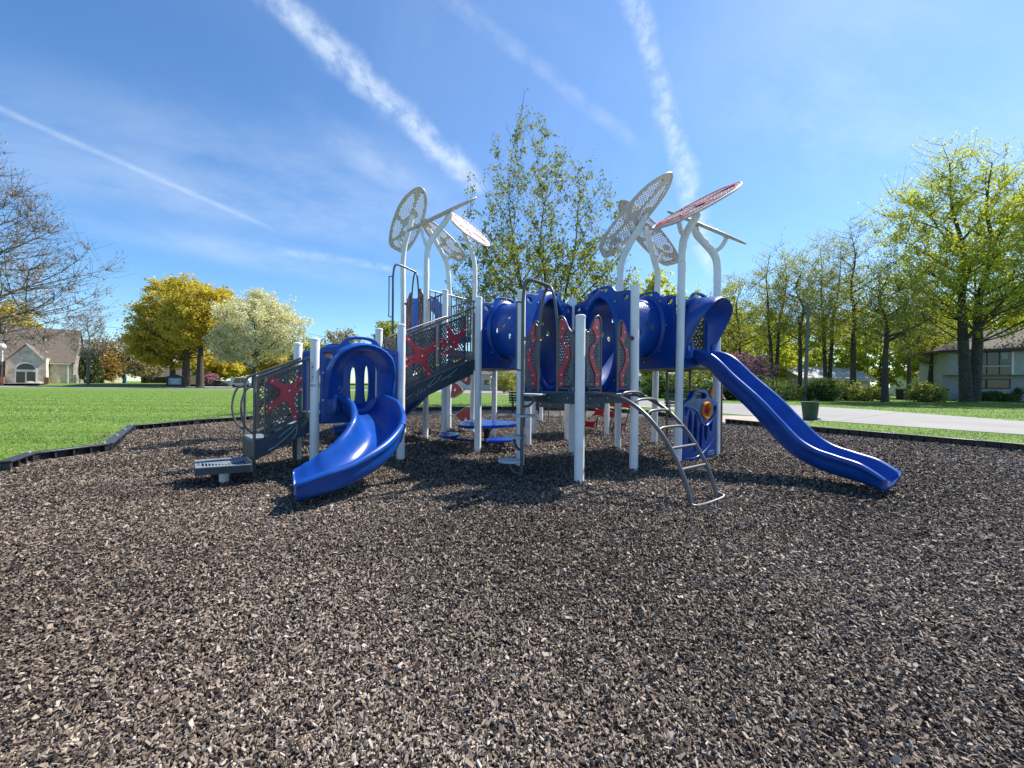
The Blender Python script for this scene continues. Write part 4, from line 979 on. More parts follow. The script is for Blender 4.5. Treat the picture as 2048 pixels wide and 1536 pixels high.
for a in (math.pi + .1, -1.05):
    d = Vector((math.cos(a), math.sin(a), 0)); mb = MB(); mb.tube(smooth([d * .04 + UP * .08, d * .3 + UP * .12, d * .7 + UP * .16, d * .74 + UP * .22], 4), .026, 8); mb.build('seat_arm', 'blue_vinyl', T)
    mb = MB(); sh = [(p.x * .78 + d.x * .0, p.y) for p in smooth([(.26 * math.cos(q), .36 * math.sin(q), 0) for q in (2 * math.pi * k / 12 for k in range(12))], 3, True)]
    Mx = Matrix.Translation(d * .76 + UP * .245) @ Matrix.Rotation(a, 4, 'Z'); mb.plate(sh, perf(sh, .07, .02, .04, 6), .03, Mx, 0, .008)
    mb.tube([Mx @ Vector((x, y, -.005)) for x, y in sh] + [Mx @ Vector((sh[0][0], sh[0][1], -.005))], .026, 8, 0, False); mb.build('seat', 'blue_vinyl', T)

# ------------------------------------------------------------------ benches, bin, person
def ux_(u, D): return (u - 1024) / F * D
def bench(p, rz, label, n_sl=5):
    o = empty('park_bench', p, rz); tag(o, label, 'bench', 'park benches behind the mulch')
    mb = MB()
    for k in range(4): mb.box((0, -.2 + k * .125, .44), (1.5, .10, .035))
    mb.build('seat', 'bench_green', o, bevel=.006); mb = MB()
    for k in range(4): mb.box((0, .26 + k * .028, .56 + k * .115), (1.5, .03, .095))
    mb.build('backrest', 'bench_green', o, bevel=.006)
    for s_ in (-1, 1):
        mb = MB(); mb.tube(smooth([(s_ * .6, -.2, 0), (s_ * .6, -.2, .42), (s_ * .6, -.22, .62), (s_ * .6, -.1, .66), (s_ * .6, .3, .64)], 4), .025, 8); mb.tube([(s_ * .6, .25, 0), (s_ * .6, .26, .45), (s_ * .6, .36, .95)], .025, 8); mb.tube([(s_ * .6, -.2, .415), (s_ * .6, .26, .415)], .025, 8)
        mb.build('leg', 'black', o)
    return o
q = G(1352, 833); bench((q.x + .35, q.y, 0), -.25, 'dark green park bench with black arms by the street side of the mulch')
bench((ux_(1052, 17.6), 17.6, 0), math.pi - .12, 'green slatted bench behind the pole climber, seen from its back')
q = G(1620, 840); TB = empty('litter_bin', (q.x, q.y, 0)); tag(TB, 'dark green ribbed litter bin on the grass by the street', 'litter bin')
mb = MB(); seg = 72; rows = []
for r_, z_ in ((.215, 0), (.235, .25), (.265, .55), (.285, .68)): rows.append([Vector(((r_ + (.008 if k % 2 else 0)) * math.cos(2 * math.pi * k / seg), (r_ + (.008 if k % 2 else 0)) * math.sin(2 * math.pi * k / seg), z_)) for k in range(seg)])
mb.grid(rows, True); mb.add([r for r in rows[0]], [tuple(range(seg - 1, -1, -1))]); mb.lathe([(.25, .60), (.25, .61)], (0, 0, 0), 32)
mb.build('body', 'bin_green', TB); MB().lathe([(.28, .665), (.305, .665), (.31, .69), (.30, .705), (.275, .70), (.27, .67)], (0, 0, 0), 40).build('rim', 'bin_green', TB)
q = G(1639, 841); LT = MB(); LT.add([(-.1, 0, .015), (-.03, -.06, .05), (.06, -.03, .02), (.11, .03, .06), (.02, .07, .03), (-.07, .06, .06), (0, 0, .10)], [(0, 1, 6), (1, 2, 6), (2, 3, 6), (3, 4, 6), (4, 5, 6), (5, 0, 6)], 0, False)
o = LT.build('plastic_litter', 'cyan_litter', None, solid=.004); o.location = (q.x, q.y, 0); tag(o, 'scrap of pale blue plastic on the grass beside the green bin', 'litter')

def person(loc, rz, H):
    J = {'pel': (0, 0, .53), 'sp': (0, .01, .66), 'ch': (0, .0, .78), 'nk': (0, .01, .855), 'hd': (0, -.015, .91), 'tp': (0, -.01, .97),
         'hl': (.055, 0, .50), 'kl': (.06, -.03, .28), 'al': (.065, .015, .045), 'tl': (.075, -.075, .022), 'hr': (-.055, 0, .50), 'kr': (-.06, -.01, .28), 'ar': (-.07, .03, .045), 'tr_': (-.08, -.06, .022),
         'sl': (.115, .0, .815), 'el': (.205, .02, .69), 'wl': (.20, -.06, .56), 'ml': (.19, -.09, .535), 'sr': (-.115, .0, .815), 'er': (-.205, .02, .69), 'wr': (-.20, -.06, .56), 'mr': (-.19, -.09, .535)}
    rad = {'pel': .085, 'sp': .08, 'ch': .09, 'nk': .035, 'hd': .062, 'tp': .045, 'hl': .06, 'kl': .042, 'al': .03, 'tl': .024, 'hr': .06, 'kr': .042, 'ar': .03, 'tr_': .024, 'sl': .042, 'el': .033, 'wl': .022, 'ml': .022, 'sr': .042, 'er': .033, 'wr': .022, 'mr': .022}
    E = 'pel-sp sp-ch ch-nk nk-hd hd-tp pel-hl hl-kl kl-al al-tl pel-hr hr-kr kr-ar ar-tr_ ch-sl sl-el el-wl wl-ml ch-sr sr-er er-wr wr-mr'.split()
    k = list(J); vs = [Vector(J[q]) * H for q in k]; es = [tuple(k.index(x) for x in e.split('-')) for e in E]; rr = [rad[q] * H for q in k]
    for side, s_ in (('ml', 1), ('mr', -1)):           # five short fingers on each hand
        b0 = k.index(side)
        for f_ in range(5):
            a = Vector(J[side]) * H; off = Vector(((f_ - 2) * .009, -.03 if f_ else -.01, -.012 * abs(f_ - 2) * .3)) * H * 1.2
            vs += [a + off * .7, a + off * 1.2 + Vector((0, -.008, -.012)) * H]; n = len(vs); es += [(b0, n - 2), (n - 2, n - 1)]; rr += [.0065 * H, .0055 * H]
    me = bpy.data.meshes.new('person'); me.from_pydata(vs, es, []); o = bpy.data.objects.new('person', me); col.objects.link(o)
    o.modifiers.new('skin', 'SKIN'); o.modifiers.new('s', 'SUBSURF').levels = 2
    for v, r_ in zip(me.skin_vertices[0].data, rr): v.radius = (r_, r_)
    me.skin_vertices[0].data[0].use_root = True
    bpy.context.view_layer.update(); m2 = bpy.data.meshes.new_from_object(o.evaluated_get(bpy.context.evaluated_depsgraph_get())); o.modifiers.clear(); o.data = m2; m2.name = 'person'
    for m_ in ('skin', 'shirt_orange', 'trousers_grey', 'black'): m2.materials.append(MATS[m_])
    for p in m2.polygons:
        c = p.center / H; p.use_smooth = True
        arm = abs(c.x) > .125 and c.z < .64 and c.z > .4 or (c.y < -.06 and .45 < c.z < .62)
        p.material_index = 0 if (c.z > .84 or arm) else 1 if c.z > .555 else 2 if c.z > .06 else 3
    hd = MB(); Hc = Vector(J['hd']) * H
    rows = []
    for i in range(7):
        a = i / 6 * math.pi * .52; rows.append([Hc + Vector((math.sin(a) * math.cos(q_) * .068, math.sin(a) * math.sin(q_) * .072 + .008, math.cos(a) * .082 + .012)) * H for q_ in (2 * math.pi * j / 16 for j in range(16))])
    hd.grid(rows, True); hd.build('hair', 'hair', o, solid=.008)
    nz = MB(); nz.lathe([(.014 * H, 0), (.009 * H, .016 * H), (.002, .022 * H)], Hc + Vector((0, -.055, -.005)) * H, 8, 0, Vector((0, -1, -.3)).to_track_quat('Z', 'Y').to_matrix())
    for s_ in (-1, 1): nz.lathe([(.007 * H, 0), (.004 * H, .004 * H)], Hc + Vector((s_ * .022, -.058, .012)) * H, 8, 1, Vector((0, -1, 0)).to_track_quat('Z', 'Y').to_matrix())
    nz.build('face', ['skin', 'black'], o)
    o.location = loc; o.rotation_euler = (0, 0, rz)
    tag(o, 'person in an orange top and grey trousers half hidden behind a white post', 'person'); return o
q = G(1433, 834); person((q.x, q.y, 0.0), .35, 1.42)
# ------------------------------------------------------------------ trees
def tz(v, D): return CAM_H + (768 - v) / F * D
def ux(u, D): return (u - 1024) / F * D
def leaf_mesh(name, P, size, matn, r):
    n = len(P); d = r.normal(size=(n, 3)); d /= np.linalg.norm(d, axis=1)[:, None]
    e = np.cross(d, r.normal(size=(n, 3))); e /= np.linalg.norm(e, axis=1)[:, None]
    s = size * r.uniform(.55, 1.3, n)[:, None]; a = d * s; b = e * s * .62; c = np.cross(d, e) * s * .18
    V = np.stack([P - a, P + b - a * .1 + c, P + a, P - b + a * .15 + c], 1).reshape(-1, 3)
    var = np.clip(r.normal(.5, .26, n), 0, 1)
    return fastmesh(name, V, np.arange(n * 4), 4, var, matn)
def tree(name, label, base, tr, fork, ells, K, leaf, bark='bark', asc=.55, group=None, seed=1, lean=(0, 0), twig=.012, shell=.45, cat='tree', trunks=1, droop=0, leader=.78):
    r = np.random.default_rng(seed); root = empty(name, (base[0], base[1], 0)); tag(root, label, cat, group)
    E = np.array(ells, float); vol = E[:, 3] ** 2 * E[:, 4]
    LD = r.normal(size=(26, 3)); LD /= np.linalg.norm(LD, axis=1)[:, None]
    def sample(n, lo, hi):
        i = r.choice(len(E), n, p=vol / vol.sum()); d = r.normal(size=(n, 3)); d /= np.linalg.norm(d, axis=1)[:, None]
        rad = (lo ** 3 + r.random(n) * (hi ** 3 - lo ** 3)) ** (1 / 3)
        lump = .66 + .44 * np.exp(9 * ((d @ LD.T) - 1)).max(1) + .05 * r.normal(size=n)
        rad = rad * lump
        return E[i, :3] + d * rad[:, None] * np.stack([E[i, 3], E[i, 3], E[i, 4]], 1)
    ztop = (E[:, 2] + E[:, 4]).max(); mb = MB(); nodes = []; nrad = []
    for k in range(trunks):
        ox = 0 if trunks == 1 else (k - (trunks - 1) / 2) * tr * 1.6
        dx = 0 if trunks == 1 else (k - (trunks - 1) / 2) * ztop * .105
        zl = fork + (ztop - fork) * leader
        path = [(ox, 0, -.1), (ox, 0, .25), (ox + lean[0] * fork * .5 + dx * .1, lean[1] * fork * .5, fork * .5), (ox + lean[0] * fork + dx * .25, lean[1] * fork, fork)]
        for q in range(1, 5):
            z = fork + (zl - fork) * q / 4; w = tr * .9 * r.normal(size=2)
            path.append((ox + lean[0] * z + dx * (.25 + .75 * q / 4) + w[0] * q * .4, lean[1] * z + w[1] * q * .4, z))
        rr = [tr * 1.5, tr * 1.15, tr, tr * .86, tr * .62, tr * .42, tr * .26, tr * .10]
        sp = smooth(path, 4); sr_ = np.interp(np.linspace(0, 1, len(sp)), np.linspace(0, 1, 8), rr)
        mb.tube(sp, list(sr_), 10 if tr > .12 else 7)
        for p, q in zip(sp, sr_):
            if p.z >= fork * .9: nodes.append(tuple(p)); nrad.append(q)
    tipsL = None
    for lv, (n, lo, hi, seg) in enumerate(((K[0], .25, .72, 5), (K[1], .4, .92, 4), (K[2], shell, 1.0, 3))):
        tips = sample(n, lo, hi); N = np.array(nodes); NR = np.array(nrad); newn, newr = [], []
        order = np.argsort(tips[:, 2])
        for q in tips[order]:
            d = q - N; h = np.hypot(d[:, 0], d[:, 1]); dist = np.sqrt((d ** 2).sum(1))
            cost = dist + 2.5 * np.maximum(0, asc * h - d[:, 2]); i = int(np.argmin(cost)); p = N[i]
            L = dist[i]
            if L < .02: continue
            r0 = min(NR[i] * .72, tr * (.42, .17, .06)[lv] * (.5 + L / (ztop * .5))); r0 = max(r0, twig); r1 = max(r0 * .3, twig * .6)
            pv, qv = Vector(p), Vector(q); side = Vector(r.normal(size=3)) * L * .07
            mid = pv.lerp(qv, .5) + Vector((0, 0, -.10 * L * (1 if asc > .3 else -1) - droop * L)) + side
            pts = bez(pv, mid, qv, 4 if lv < 2 else 3); rs = [r0 + (r1 - r0) * k / (len(pts) - 1) for k in range(len(pts))]
            mb.tube(pts, rs, seg, 0, False)
            for k_, (pp, r_) in enumerate(zip(pts[1:], rs[1:])): newn.append(tuple(pp)); newr.append(r_)
        if lv < 2: nodes += newn; nrad += newr
        tipsL = newn
    mb.build('trunk', bark, root)
    lm, ls, per, spread = leaf
    T_ = np.array(tipsL); n = int(len(T_) * per)
    wt = r.lognormal(0, .8, len(T_)); i = r.choice(len(T_), n, p=wt / wt.sum()); P = T_[i] + r.normal(size=(n, 3)) * spread * np.array([1, 1, .8])
    o = bpy.data.objects.new('crown', leaf_mesh('crown', P, ls, lm, r)); col.objects.link(o); o.parent = root
    return root
# maple straight behind the structure
tree('maple_tree', 'tall loosely leafed tree rising behind the middle of the play structure', (1.72, 22.5), .17, 2.2,
     [(-.5, 0, 10.4, 3.2, 7.4), (3.2, 0, 9.2, 2.1, 6.2), (-3.7, 0, 8.2, 1.7, 5.4), (-.4, 0, 6.6, 5.6, 3.9)], (34, 300, 2400), ('leaf_maple', .082, 3.6, .11), 'bark', .95, seed=3, trunks=3, twig=.008, leader=.62)
# right hand wood
WG = 'trees of the small wood by the street'
def wood(u, D, vt, rx, lm, label, kind, seed, base=None, fork=None, per=5, K=(14, 90, 560), tr=.22, bark='bark_dark', asc=.6, lean=(0, 0), ls=.082, low=.28, trunks=1, twig=.016):
    zt = tz(vt, D); zc = zt * (.5 + low / 2); 
    return tree(kind, label, (ux(u, D), D), tr, fork or zt * .3, [(0, 0, zc, rx, zt - zc), (rx * .3, 0, zc * .8, rx * .95, (zt - zc) * .62)], K, (lm, ls, per * 2.0, .25), bark, asc, WG, seed, lean, twig, trunks=trunks)
wood(1478, 50, 520, 5.2, 'leaf_wood', 'light green tree at the left edge of the wood, above the wavy slide', 'woodland_tree', 11, per=4.5)
wood(1548, 47, 455, 4.2, 'leaf_wood', 'tall sparsely leafed tree of the wood above the purple blossom', 'woodland_tree', 12, per=2.6, trunks=2)
wood(1600, 44, 480, 4.0, 'leaf_wood', 'dark limbed tree just left of the wooden utility pole', 'woodland_tree', 13, per=4)
wood(1655, 46, 440, 4.0, 'leaf_wood', 'tall tree of the wood just right of the wooden utility pole', 'woodland_tree', 14, per=4, trunks=2)
wood(1706, 43, 400, 3.6, 'leaf_wood', 'thin tall nearly bare tree, highest top of the wood', 'woodland_tree', 15, per=1.3, tr=.26, K=(16, 110, 620))
wood(1770, 34, 500, 3.3, 'leaf_wood', 'straight dark trunk standing alone on the lawn before the wood', 'woodland_tree', 16, per=2.4, tr=.24, low=.38)
wood(1818, 50, 500, 4.2, 'leaf_wood', 'pale green tree of the wood behind the lone straight trunk', 'woodland_tree', 17, per=4.2)
wood(1856, 44, 560, 3.6, 'leaf_wood', 'leaning dark tree beside the left corner of the grey house', 'woodland_tree', 18, per=2.4, lean=(.10, 0))
wood(1500, 68, 600, 7, 'leaf_lime', 'far yellow green crown seen between the wood trunks, at its left', 'woodland_tree', 19, per=6.5, ls=.20, low=.05, twig=.02, fork=2)
wood(1630, 72, 610, 8, 'leaf_lime', 'far yellow green crown behind the utility pole', 'woodland_tree', 20, per=6.5, ls=.20, low=.05, twig=.02, fork=2)
wood(1760, 66, 590, 7, 'leaf_lime', 'far yellow green crown behind the lone straight trunk', 'woodland_tree', 21, per=6.5, ls=.20, low=.05, twig=.02, fork=2)
wood(1880, 62, 570, 6.5, 'leaf_lime', 'yellow green crown just left of the grey house roof', 'woodland_tree', 22, per=6.5, ls=.18, low=.05, twig=.02, fork=2)
wood(1985, 64, 590, 8, 'leaf_lime', 'broad yellow green crown behind the grey house roof', 'woodland_tree', 23, per=6.5, ls=.18, low=.1, twig=.02)
wood(2085, 60, 560, 8, 'leaf_lime', 'yellow green crown behind the grey house at the picture edge', 'woodland_tree', 24, per=8, ls=.18, low=.1, twig=.02)
wood(1300, 58, 535, 4.6, 'leaf_lime', 'bright green round tree behind the left canopy poles of the slide tower', 'broadleaf_tree', 25, per=8, ls=.2, low=.1)
wood(1385, 64, 572, 4.8, 'leaf_lime', 'bright green tree behind the wavy slide hood', 'broadleaf_tree', 26, per=7, ls=.2, low=.1)
wood(1437, 60, 560, 4.0, 'leaf_wood', 'pale tree between the slide tower and the wood', 'broadleaf_tree', 27, per=5, ls=.2, low=.1)
D = 36.5
tree('oak_tree', 'huge bright yellow green tree with a double dark trunk in front of the grey house', (ux(1940, D), D), .42, 5.6,
     [(-.8, 0, 17.6, 5.0, 9.4), (-5.0, 0, 15.8, 4.2, 7.2), (4.0, 0, 15.5, 5.0, 8.6), (1, -1, 11.5, 7.8, 4.8)], (26, 230, 2300), ('leaf_lime', .105, 7, .24), 'bark_dark', .75, seed=31, trunks=2, twig=.016, leader=.8)
D = 37
tree('oak_tree', 'bright yellow green tree cut by the right picture edge', (ux(2140, D), D), .4, 7, [(0, 0, 14.5, 6.4, 9.3), (-2.2, 0, 18.5, 3, 5.0)], (16, 110, 620), ('leaf_lime', .105, 18, .34), 'bark_dark', .7, seed=32, twig=.018)
D = 40
tree('redbud_tree', 'low purple flowering tree behind the wavy slide', (ux(1498, D), D), .10, .9, [(0, 0, 3.0, 2.6, 1.7), (-1.6, 0, 3.6, 1.8, 1.4)], (10, 80, 520), ('leaf_redbud', .075, 5, .09), 'bark_dark', .5, seed=33)
# shrubs along the wood edge
SG = 'shrubs along the edge of the wood'
def shrub(u, D, h, rx, lm, label, seed, per=9, ls=.12, name='shrub', grp=SG):
    return tree(name, label, (ux(u, D), D), .05, .25, [(0, 0, h * .5, rx, h * .55), (rx * .5, 0, h * .35, rx * .8, h * .4), (-rx * .6, 0, h * .3, rx * .7, h * .35)], (10, 60, 420), (lm, ls * .8, per * .75, .13), 'bark_dark', .3, grp, seed, cat='shrub', twig=.01, shell=.2)
for k, (u, D, h, rx, lm, lb, per) in enumerate((
    (1470, 36, 2.6, 2.6, 'leaf_shrub', 'dark shrub under the purple blossom beside the wavy slide', 7), (1535, 35, 2.2, 1.8, 'leaf_shrub', 'twiggy shrub left of the litter bin, at the foot of the wood', 3),
    (1575, 37, 1.7, 1.6, 'leaf_wood', 'thin leafy shrub just behind the litter bin', 1.6), (1642, 35, 2.1, 1.3, 'leaf_shrub', 'dense dark green bush right of the litter bin', 8),
    (1690, 37, 2.1, 1.5, 'leaf_wood', 'loose light green shrub left of the lone straight trunk', 2.2), (1735, 36, 1.4, 1.5, 'leaf_wood', 'low light green shrub at the foot of the lone straight trunk', 3), (1852, 35, 1.7, 1.3, 'leaf_wood', 'broad leafy shrub left of the grey house', 5),
    (1330, 40, 3.2, 2.4, 'leaf_shrub', 'dark green shrub behind the park bench with black arms', 9), (1385, 42, 4.2, 2.4, 'leaf_wood', 'tall loose shrub behind the activity panel', 6), (1008, 52, 4.6, 1.6, 'leaf_wood', 'slim leafy shrub before the brick house behind the structure', 4),
    (1985, 39.2, .8, 1.6, 'leaf_shrub', 'low dark shrub under the lower window of the grey house', 12), (2032, 39.5, 1.5, .5, 'leaf_shrub', 'small upright shrub beside the grey house entrance', 12), (1440, 37, 2.3, 2.0, 'leaf_shrub', 'dark shrub behind the person in orange', 8))):
    shrub(u, D, h, rx, lm, lb, 60 + k, per)

# left side trees
BG = 'trees along the far street'
def far_tree(u, D, vt, rx, lm, label, seed, per=7, ls=.3, K=(12, 70, 420), tr=.3, fork=None, low=.2, bark='bark', asc=.45, name='street_tree', extra=(), twig=.025, group=BG, trunks=1, spread=.42):
    zt = tz(vt, D) + .3; zb = zt * low; zc = (zt + zb) / 2
    return tree(name, label, (ux(u, D), D), tr, fork or zt * .24, [(0, 0, zc, rx, zt - zc)] + list(extra), K, (lm, ls, per, spread), bark, asc, group, seed, twig=twig, trunks=trunks)
far_tree(372, 90, 548, 9.5, 'leaf_olive', 'big olive yellow tree across the lawn, its crown the tallest there', 41, per=24, ls=.24, K=(20, 130, 700), tr=.75, extra=((-6, 0, 13, 7.5, 8), (5, 2, 15, 7, 8), (-3, -2, 19, 4.5, 6), (-8, 0, 9, 5, 4)), low=.24, group=None)
far_tree(400, 84, 560, 7.5, 'leaf_olive', 'olive yellow tree with a dark trunk, directly left of the white blossoms', 42, per=22, ls=.24, K=(16, 100, 560), tr=.7, low=.3, group=None)
far_tree(345, 92, 620, 8, 'leaf_olive', 'olive yellow tree leaning over the church sign', 43, per=20, ls=.24, tr=.6, low=.22, group=None, extra=((-5, 0, 10, 5.5, 4.5),))
far_tree(508, 80, 588, 8.2, 'leaf_blossom', 'round white blossoming tree across the lawn beside the stair', 44, per=17, ls=.17, K=(22, 170, 1050), tr=.42, low=.22, bark='bark_dark', asc=.5, group=None, extra=((5.5, 0, 12, 5.5, 6.5), (-5, 0, 9, 5, 4.5), (1, 0, 16, 4, 4)), name='blossom_tree', fork=4.2)
far_tree(176, 86, 612, 4.0, 'leaf_bud', 'slender bare reddish tree to the right of the church', 45, per=1.2, ls=.14, K=(14, 90, 520), tr=.28, low=.3, bark='twig_red', asc=1.0, name='bare_tree', twig=.03, group=None)
far_tree(203, 104, 700, 4.6, 'leaf_orange', 'orange tinged tree behind the slender bare tree', 46, per=7, ls=.26, low=.1)
far_tree(163, 98, 705, 3.5, 'leaf_evergreen', 'dark green conical tree beside the church gable', 47, per=12, ls=.3, low=.02)
far_tree(248, 112, 672, 9, 'leaf_tan', 'brownish budding tree left of the church sign', 48, per=4.5, ls=.28, K=(14, 90, 560), low=.12, twig=.035)
far_tree(290, 120, 690, 7, 'leaf_tan', 'greyish budding tree behind the church sign', 49, per=4, ls=.28, K=(14, 90, 500), low=.12, twig=.035)
far_tree(435, 110, 712, 8, 'leaf_olive', 'low yellow tree between the blossoming tree and the olive tree, far off', 50, per=9, ls=.4, low=.25)
far_tree(470, 125, 700, 9, 'leaf_olive', 'distant yellow tree behind the white blossoming tree', 51, per=8, ls=.42, low=.2)
far_tree(420, 104, 756, 1.6, 'leaf_redbud', 'small pink flowering tree by the far parked cars', 52, per=4, ls=.22, low=.1, name='redbud_tree', tr=.12)
far_tree(775, 95, 642, 4.2, 'leaf_wood', 'light green tree top behind the long stair', 53, per=6, ls=.3, low=.15)
far_tree(685, 105, 655, 6, 'leaf_tan', 'thin budding tree behind the sunlit slide hood', 54, per=3, ls=.3, low=.15, twig=.03)
far_tree(620, 118, 680, 7, 'leaf_wood', 'distant light green tree between stair posts', 55, per=6, ls=.36, low=.1)
far_tree(560, 125, 700, 8, 'leaf_olive', 'distant yellow green tree behind the stair panel', 56, per=7, ls=.4, low=.1)
far_tree(10, 112, 610, 8, 'leaf_olive', 'olive tree behind the church roof at the picture edge', 57, per=10, ls=.4, low=.2)
far_tree(875, 100, 690, 6, 'leaf_wood', 'light green tree behind the houses, seen under the long stair', 58, per=6, ls=.32, low=.1)
far_tree(1080, 92, 640, 9, 'leaf_wood', 'green tree behind the brick house', 59, per=7, ls=.32, low=.1)
far_tree(1200, 88, 640, 9, 'leaf_lime', 'yellow green tree far behind the front deck', 70, per=7, ls=.32, low=.1)
# bare tree hanging into the picture from the left
tree('bare_tree', 'large bare tree with reddish buds reaching in at the left picture edge', (-43, 27.5), .5, 4.2, [(0, 0, 12.0, 10.6, 8.8), (1.2, 0, 8.0, 9.6, 5.2)], (30, 340, 4600), ('leaf_bud', .085, 1.2, .16), 'bark_grey', .35, seed=71, twig=.014, shell=.55, droop=.02)

# ------------------------------------------------------------------ church
mb = MB(); rows = [[Vector((x, y, z)) for x in (-400, -78)] for y, z in ((84.5, .016), (89, .55), (200, .6), (420, .6))]
mb.grid(rows); tag(mb.build('lawn_bank', 'lawn_mat'), None, None, None, 'structure')
CH = empty('church', (-104.3, 91, .5), R(40)); tag(CH, 'stone church with a big brown roof and arched entrance across the street', 'church')
def part(name, mats, parent, fn, **k):
    mb = MB(); fn(mb); return mb.build(name, mats, parent, **k)
def gable(mb, x0, x1, y0, y1, ze, zr, axis='x', th=.25, oh=.5, mats=(0, 0)):
    """roof slabs; ridge along axis"""
    if axis == 'x':
        ym = (y0 + y1) / 2; s_ = (zr - ze) / (ym - y0)
        mb.hull_poly([(x0 - oh, y0 - oh, ze - oh * s_), (x1 + oh, y0 - oh, ze - oh * s_), (x1 + oh, ym, zr), (x0 - oh, ym, zr)], (0, 0, th)); mb.hull_poly([(x1 + oh, y1 + oh, ze - oh * s_), (x0 - oh, y1 + oh, ze - oh * s_), (x0 - oh, ym + .003, zr), (x1 + oh, ym + .003, zr)], (0, 0, th))
    else:
        xm = (x0 + x1) / 2; s_ = (zr - ze) / (xm - x0)
        mb.hull_poly([(x0 - oh, y1, ze - oh * s_), (x0 - oh, y0 - oh, ze - oh * s_), (xm, y0 - oh, zr), (xm, y1, zr)], (0, 0, th)); mb.hull_poly([(x1 + oh, y0 - oh, ze - oh * s_), (x1 + oh, y1, ze - oh * s_), (xm + .003, y1, zr), (xm + .003, y0 - oh, zr)], (0, 0, th))
part('wall', 'church_stone', CH, lambda m: (m.box((-16, 6.5, 2.6), (32, 13, 5.2)),))
part('gable_wall', 'church_rubble', CH, lambda m: (m.hull_poly([(.02, -.2, 0), (.02, 13.2, 0), (.02, 13.2, 5.2), (.02, 6.5, 12.6), (.02, -.2, 5.2)], (.3, 0, 0)), m.box((.5, 1.2, 1.0), (.6, 2.6, 2.0)), m.box((.6, 4.5, .5), (1.0, 4, 1.0))))
part('roof', 'roof_brown', CH, lambda m: gable(m, -32, .1, 0, 13, 5.2, 13.0))
def porch(m):
    m.hull_poly([(-9.1, -2.6, 0), (-3.4, -2.6, 0), (-3.4, -2.6, 5.7), (-4.1, -2.6, 5.7), (-6.25, -2.6, 8.5), (-8.4, -2.6, 5.7), (-9.1, -2.6, 5.7)], (0, 6, 0))
part('porch', 'church_stone', CH, porch)
part('porch_roof', 'roof_brown', CH, lambda m: gable(m, -8.7, -3.8, -2.6, 3.2, 5.35, 8.6, 'y', .18, .25))
part('trim', 'white_trim', CH, lambda m: (m.hull_poly([(-3.5, -2.9, 4.95), (-3.5, -2.9, 5.25), (-6.25, -2.9, 8.95), (-6.25, -2.9, 8.6)], (0, .12, 0)), m.box((-1.6, -.6, 4.6), (3.2, .2, .22)), m.box((-.5, -.35, 2.3), (.25, .25, 4.6)), m.box((-3.3, -2.7, 5.75), (1.0, .3, .12)), m.box((-9.2, -2.7, 5.75), (.8, .3, .12))))
dr = part('entrance', 'white_trim', CH, lambda m: (m.hull_poly([(-6.25 + x, -2.62, z) for x, z in [(1.55, 0), (1.55, 3.1)] + [(1.55 * math.cos(a), 3.1 + 1.6 * math.sin(a)) for a in (math.pi * k / 12 for k in range(1, 12))] + [(-1.55, 3.1), (-1.55, 0)]], (0, -.12, 0)),))
part('door', 'window_glass', dr, lambda m: m.box((-6.98, -2.78, 1.3), (1.22, .06, 2.5))); part('door', 'window_glass', dr, lambda m: m.box((-5.52, -2.78, 1.3), (1.22, .06, 2.5)))
part('arched_window', 'window_glass', dr, lambda m: m.hull_poly([(-6.25 + x, -2.76, z) for x, z in [(1.3 * math.cos(a), 3.05 + 1.35 * math.sin(a)) for a in (math.pi * k / 12 for k in range(0, 13))]], (0, -.05, 0)))
part('side_wing', 'church_stone', CH, lambda m: m.hull_poly([(-14.5, -7, 0), (-10.2, -7, 0), (-10.2, -7, 4.4), (-12.35, -7, 8.6), (-14.5, -7, 4.4)], (0, 8, 0)))
part('wing_roof', 'roof_brown', CH, lambda m: gable(m, -14.5, -10.2, -7, 1, 4.3, 8.7, 'y', .2, .3))
part('wing_trim', 'white_trim', CH, lambda m: (m.hull_poly([(-9.85, -7.35, 3.65), (-9.85, -7.35, 4.0), (-12.35, -7.35, 9.0), (-12.35, -7.35, 8.6)], (0, .1, 0)), m.box((-10.0, -3, 3.95), (.25, 8, .2)), m.box((-11.4, -7.05, 2.3), (.7, .1, 2.2))))
part('planter', 'brick', CH, lambda m: (m.box((-9.6, -3.6, .7), (1.2, .8, 1.4)), m.box((-3.1, -3.6, .7), (.7, .8, 1.4))))
part('steps', 'concrete', CH, lambda m: (m.box((-6.25, -3.6, .06), (4.2, 1.8, .12)), m.box((-6.25, -4.4, .0), (5.0, 2.4, .12))))
for u, D, r_, lb in ((88, 88, .8, 'pale landscaping boulder left of the church steps'), (105, 89, .9, 'pale landscaping boulder right of the church steps')):
    me = MB(); rr = np.random.default_rng(u); me.lathe([(r_ * q * rr.uniform(.9, 1.1), z_) for q, z_ in ((1, 0), (1.1, .25), (.9, .55), (.4, .75))], (0, 0, 0), 9)
    o = me.build('boulder', 'stone'); o.location = (ux(u, D), D - 2.5, .3); tag(o, lb, 'boulder')
for k, (u, D, lb) in enumerate(((24, 86, 'clipped round shrub beside the church lamp post'), (36, 86.5, 'dark shrub between the lamp post and the church steps'))): shrub(u, D, 1.7, 1.2, 'leaf_shrub', lb, 90 + k, 12, .2, grp=None)
q = Vector((ux(4, 84), 84, 0)); LPo = empty('lamp_post', q); tag(LPo, 'white lamp post with a globe lantern in front of the church', 'lamp post')
part('post', 'white_trim', LPo, lambda m: m.lathe([(.35, 0), (.3, .3), (.16, .5), (.12, 8.0)], (0, 0, 0), 12)); part('globe', 'white_trim', LPo, lambda m: m.lathe([(.3, 7.9), (.55, 8.2), (.6, 8.6), (.45, 9.0), (.15, 9.2)], (0, 0, 0), 14))
